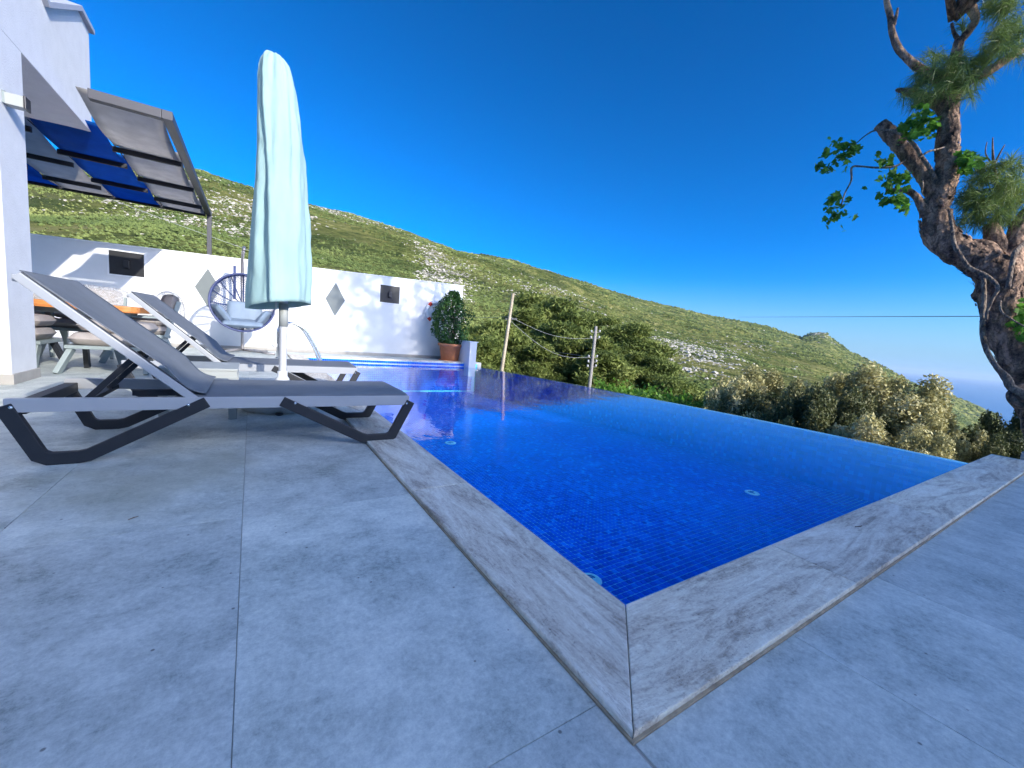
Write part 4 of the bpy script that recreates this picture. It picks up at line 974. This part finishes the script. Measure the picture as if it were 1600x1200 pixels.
limb([(1556, 440, 36, 7.0), (1556, 400, 26, 7.1), (1552, 365, 17, 7.1), (1545, 352, 13, 7.1)], n=16)
limb([(1570, 420, 34, 7.1), (1585, 385, 24, 7.2), (1600, 345, 20, 7.3), (1640, 300, 15, 7.4)], n=16)
limb([(1640, 560, 34, 7.3), (1612, 470, 28, 7.3), (1600, 410, 24, 7.3), (1600, 360, 20, 7.3)], n=18, bumpy=.14)
limb([(1622, 640, 12, 6.8), (1590, 632, 10, 6.6), (1578, 618, 8, 6.6), (1588, 608, 9, 6.7), (1612, 600, 8, 6.8)], n=12)
# peeling bark plates
bk = MB()
for k in range(900):
    j = random.randrange(12, len(s_tr)-1); c = s_tr[j].lerp(s_tr[j+1] if j+1 < len(s_tr) else s_tr[j], random.random()); d = (s_tr[min(j+1, len(s_tr)-1)]-s_tr[j-1]).normalized()
    u = d.orthogonal().normalized(); a = random.uniform(0, 6.28); nrm = (Matrix.Rotation(a, 3, d) @ u); sd = d.cross(nrm); rr = r_tr[j]*(.98+.10*random.random()); s = random.uniform(.012, .038); e = random.uniform(.5, 1.3); tilt = random.uniform(0, .5)
    b0 = c+nrm*rr; bk.add([b0-sd*s-d*s*e, b0+sd*s-d*s*e, b0+sd*s*.8+d*s*e+nrm*s*tilt, b0-sd*s*.8+d*s*e+nrm*s*tilt, b0+nrm*s*.3], [(0, 1, 4), (1, 2, 4), (2, 3, 4), (3, 0, 4)])
bko = bk.build('bark_flakes', M['bark'], pine); bko['kind'] = 'stuff'
# vine stems
vinet = thing('climbing_vine', tuple(q3(1590, 660, 6.6)-Vector((0, 0, 2))), 'woody climbing vine with lobed green leaves twining round the old pine', 'vine')
def vine(path, hpm=1): return limb([(a, b, c*hpm, d) for a, b, c, d in path], 'stem', 'bark2', .10, 8, 8, vinet)
vine([(1660, 700, 11, 6.6), (1614, 628, 11, 6.6), (1582, 606, 10, 6.6), (1572, 590, 9, 6.6), (1556, 572, 6, 6.6), (1542, 548, 5.5, 6.6), (1535, 520, 5.5, 6.6), (1536, 490, 5, 6.6), (1538, 455, 5, 6.65), (1536, 425, 4, 6.7)])
vine([(1541, 500, 3, 6.5), (1543, 485, 3.5, 6.5), (1552, 465, 3.5, 6.5), (1559, 452, 4, 6.5), (1553, 440, 5, 6.5), (1535, 428, 5.5, 6.5), (1515, 418, 4.5, 6.5), (1500, 398, 4.5, 6.5), (1490, 378, 4.5, 6.5), (1487, 350, 4, 6.5), (1484, 330, 3.5, 6.55)])
vine([(1600, 380, 5, 6.9), (1586, 395, 6, 6.7), (1580, 420, 5, 6.6), (1575, 450, 5, 6.5)])
vine([(1563, 470, 2.5, 6.5), (1564, 485, 2.5, 6.45), (1575, 495, 2, 6.4), (1600, 510, 2, 6.4), (1620, 520, 2, 6.4)])
vine([(1460, 280, 6, 6.6), (1452, 262, 5, 6.5), (1440, 245, 4.5, 6.45), (1430, 228, 4, 6.4), (1412, 212, 3.5, 6.35), (1395, 205, 3, 6.3)])
vine([(1402, 203, 2.6, 6.3), (1368, 204, 2.2, 6.3), (1352, 212, 1.6, 6.3), (1335, 226, 1.2, 6.3), (1318, 236, 1, 6.3)])
vine([(1437, 246, 2.6, 6.42), (1450, 237, 2.6, 6.45), (1462, 234, 2, 6.5), (1475, 230, 1.5, 6.6)])
vine([(1415, 250, 2, 6.4), (1398, 260, 2.4, 6.35), (1370, 262, 2.2, 6.3), (1345, 260, 2.2, 6.3), (1331, 262, 2.6, 6.3), (1330, 282, 2.2, 6.3), (1320, 302, 1.8, 6.3), (1314, 322, 1.4, 6.3)])
vine([(1440, 300, 2, 6.4), (1442, 288, 2, 6.35), (1440, 280, 1.5, 6.35)])
def vleaf_mesh():
    pts = [(0, -.1)]
    out = [(-.05, -.42), (-.34, -.38), (-.5, -.12), (-.30, -.02), (-.52, .22), (-.28, .24), (-.12, .30), (0, .58), (.12, .30), (.28, .24), (.52, .22), (.30, -.02), (.5, -.12), (.34, -.38), (.05, -.42)]
    v = [(0, -.1, .0)]+[(x, y, .10*abs(x)*2-.18*y*y) for x, y in out]; n = len(out)
    return v, [(0, i+1, (i+1) % n+1) for i in range(n)]
lv, lf = vleaf_mesh(); lme = bpy.data.meshes.new('leaf'); lme.from_pydata(lv, [], lf); lme.materials.append(M['vine'])
clus = [(1312, 238, 26, 20, 34), (1288, 262, 16, 9, 12), (1330, 228, 14, 12, 12), (1306, 330, 20, 22, 26), (1302, 310, 14, 10, 8), (1385, 255, 17, 12, 14), (1425, 205, 20, 20, 26), (1440, 180, 18, 14, 16), (1412, 198, 14, 10, 8), (1455, 200, 14, 16, 12), (1395, 292, 24, 18, 26), (1408, 275, 16, 10, 10), (1398, 315, 18, 10, 14), (1415, 322, 12, 10, 8),
        (1512, 250, 20, 18, 30), (1505, 262, 16, 14, 12), (1598, 497, 12, 26, 24), (1600, 525, 12, 14, 10)]
lo = origin(vinet)
for (cx, cy, sx, sy, n) in clus:
    for k in range(int(n*1.9)):
        X = 6.32+random.gauss(0, .08)+(.35 if cx > 1440 else 0); c = q3(cx+random.gauss(0, sx*.5), cy+random.gauss(0, sy*.5), X)
        o = bpy.data.objects.new('leaf', lme); C.objects.link(o); o.parent = vinet; o.location = c-lo; s = random.uniform(.055, .10); o.scale = (s, s, s)
        o.rotation_euler = (random.uniform(-1.4, 1.4), random.uniform(-1.0, 1.0), random.uniform(0, 6.28))
# needles
def tuft(c, d, n, L, V, Fq, spread=.8, droop=.25):
    for k in range(n):
        a = (d+Vector((random.gauss(0, spread), random.gauss(0, spread), random.gauss(0, spread)))).normalized()
        st = c-d*random.uniform(0, .10); l = L*random.uniform(.7, 1.2); mid = st+a*l*.55; en = st+a*l-Vector((0, 0, l*droop)); sd = a.orthogonal().normalized()*.0021
        sd = Matrix.Rotation(random.uniform(0, 3.14), 3, a) @ sd; i = len(V); V += [st-sd, st+sd, mid+sd, mid-sd, en]; Fq += [(i, i+1, i+2, i+3), (i+3, i+2, i+4, i+4)]
NVt = []; NFt = []
def tufts(regs, LL=.17):
    for (cx, cy, sx, sy, n, X, dx, dz) in regs:
        for k in range(n):
            c = q3(cx+random.uniform(-sx, sx), cy+random.uniform(-sy, sy), X+random.gauss(0, .16)); d = Vector((random.gauss(0, .5), dx+random.gauss(0, .5), dz+random.gauss(0, .4))).normalized()
            tuft(c, d, 30, LL, NVt, NFt)
# (RIGHT is mostly -Y here, so a tuft leaning left on screen leans to +Y)
tufts([(1465, 125, 34, 12, 24, 6.7, .2, -.3), (1490, 112, 26, 24, 34, 6.75, 0, -.4), (1520, 110, 28, 18, 26, 6.85, -.3, -.2), (1500, 140, 22, 16, 18, 6.75, .1, -.6), (1440, 150, 30, 12, 22, 6.6, .3, -.4), (1455, 118, 14, 10, 8, 6.6, .4, .2), (1462, 92, 10, 8, 5, 6.6, .3, .9), (1450, 88, 8, 6, 3, 6.6, .5, .6),
        (1575, 30, 26, 30, 34, 7.0, 0, -.5), (1590, 70, 26, 18, 20, 7.0, -.2, -.6), (1550, 78, 22, 14, 16, 6.95, 0, -.4), (1560, 12, 20, 14, 14, 7.0, 0, .2), (1505, 38, 6, 10, 4, 6.9, 0, .6),
        (1545, 300, 36, 26, 60, 7.2, 0, .1), (1520, 320, 26, 18, 30, 7.1, .3, -.2), (1570, 330, 34, 22, 40, 7.2, 0, -.1), (1552, 268, 18, 16, 18, 7.2, 0, .6), (1590, 290, 16, 26, 26, 7.3, -.1, .2), (1515, 345, 22, 10, 14, 7.1, .2, -.8), (1535, 262, 14, 10, 8, 7.15, .2, .4), (1580, 250, 16, 8, 8, 7.3, 0, .6)])
# crown above the frame, it throws the leafy shade on the far wall
for k in range(300):
    c = Vector((random.gauss(6.6, .6), random.gauss(1.2, .6), random.uniform(5.0, 6.8)))
    q_ = c-Vector((0, 0, CH)); dq = -q_.dot(BACK); sx_ = 800+FPX*q_.dot(RIGHT)/dq; sy_ = 600-FPX*q_.dot(UP)/dq
    if sy_ > -45 and sx_ < 1520: continue
    tuft(c, Vector((random.gauss(0, 1), random.gauss(0, 1), random.gauss(0, .6))).normalized(), 34, .2, NVt, NFt)
P_ = np.array([tuple(v_) for v_ in NVt])
off = np.array(origin(pine)); Fq = np.array([f_ for f_ in NFt])
nm_ = bpy.data.meshes.new('needles'); nm_.from_pydata((P_-off).tolist(), [], [f_ if f_[3] != f_[2] else f_[:3] for f_ in NFt]); nm_.materials.append(M['needle'])
no = bpy.data.objects.new('needles', nm_); C.objects.link(no); no.parent = pine; no['kind'] = 'stuff'
for (x, y, z, l) in ((6.3, 1.9, 5.1, 1.2), (6.9, .9, 5.3, 1.4), (6.2, 1.0, 5.6, 1.1), (6.6, 1.4, 6.0, 1.2)):
    a = q3(1490, 30, 6.9); MB().tube([a, a.lerp(Vector((x, y, z)), .5)+Vector((0, 0, .15)), Vector((x, y, z))], [.05, .035, .012], 8).build('branch', M['bark'], pine)
limb([(1560, 300, 4, 7.2), (1552, 250, 2.5, 7.2), (1551, 215, 1.2, 7.2)], n=6); limb([(1553, 258, 2, 7.2), (1562, 240, 1.6, 7.2), (1570, 226, 1, 7.2)], n=6); limb([(1550, 256, 2, 7.2), (1540, 240, 1.4, 7.2), (1542, 222, 1, 7.2)], n=6)

# ---------------------------------------------------------------- air
hz = MB().box(-95000, 95000, -95000, 95000, SEA-1.0, 260).build('haze', M['glass']); hz['kind'] = 'stuff'
hm_ = bpy.data.materials.new('haze_air'); hm_.use_nodes = True; ht = hm_.node_tree; ht.nodes.clear()
pv = ht.nodes.new('ShaderNodeVolumePrincipled'); pv.inputs['Color'].default_value = (.62, .80, 1, 1); pv.inputs['Density'].default_value = HAZE; pv.inputs['Anisotropy'].default_value = 0
ho = ht.nodes.new('ShaderNodeOutputMaterial'); ht.links.new(pv.outputs[0], ho.inputs['Volume']); hz.data.materials.clear(); hz.data.materials.append(hm_)

# fallen twigs
for (px, py, z, L, an, lab) in ((200, 812, .0, .03, .4, 'tiny dark twig lying on the deck tile below the first lounger'), (1336, 823, .018, .05, -.5, 'small dry twig lying on the right coping')):
    c = atZ(px, py, z+.003); o = MB().tube([c, c+Vector((L*.5*math.cos(an), L*.5*math.sin(an), .003)), c+Vector((L*math.cos(an+.3), L*math.sin(an+.3), 0))], [.0015, .0022, .001], 6).build('twig', M['bark2']); tag(o, lab, 'twig')
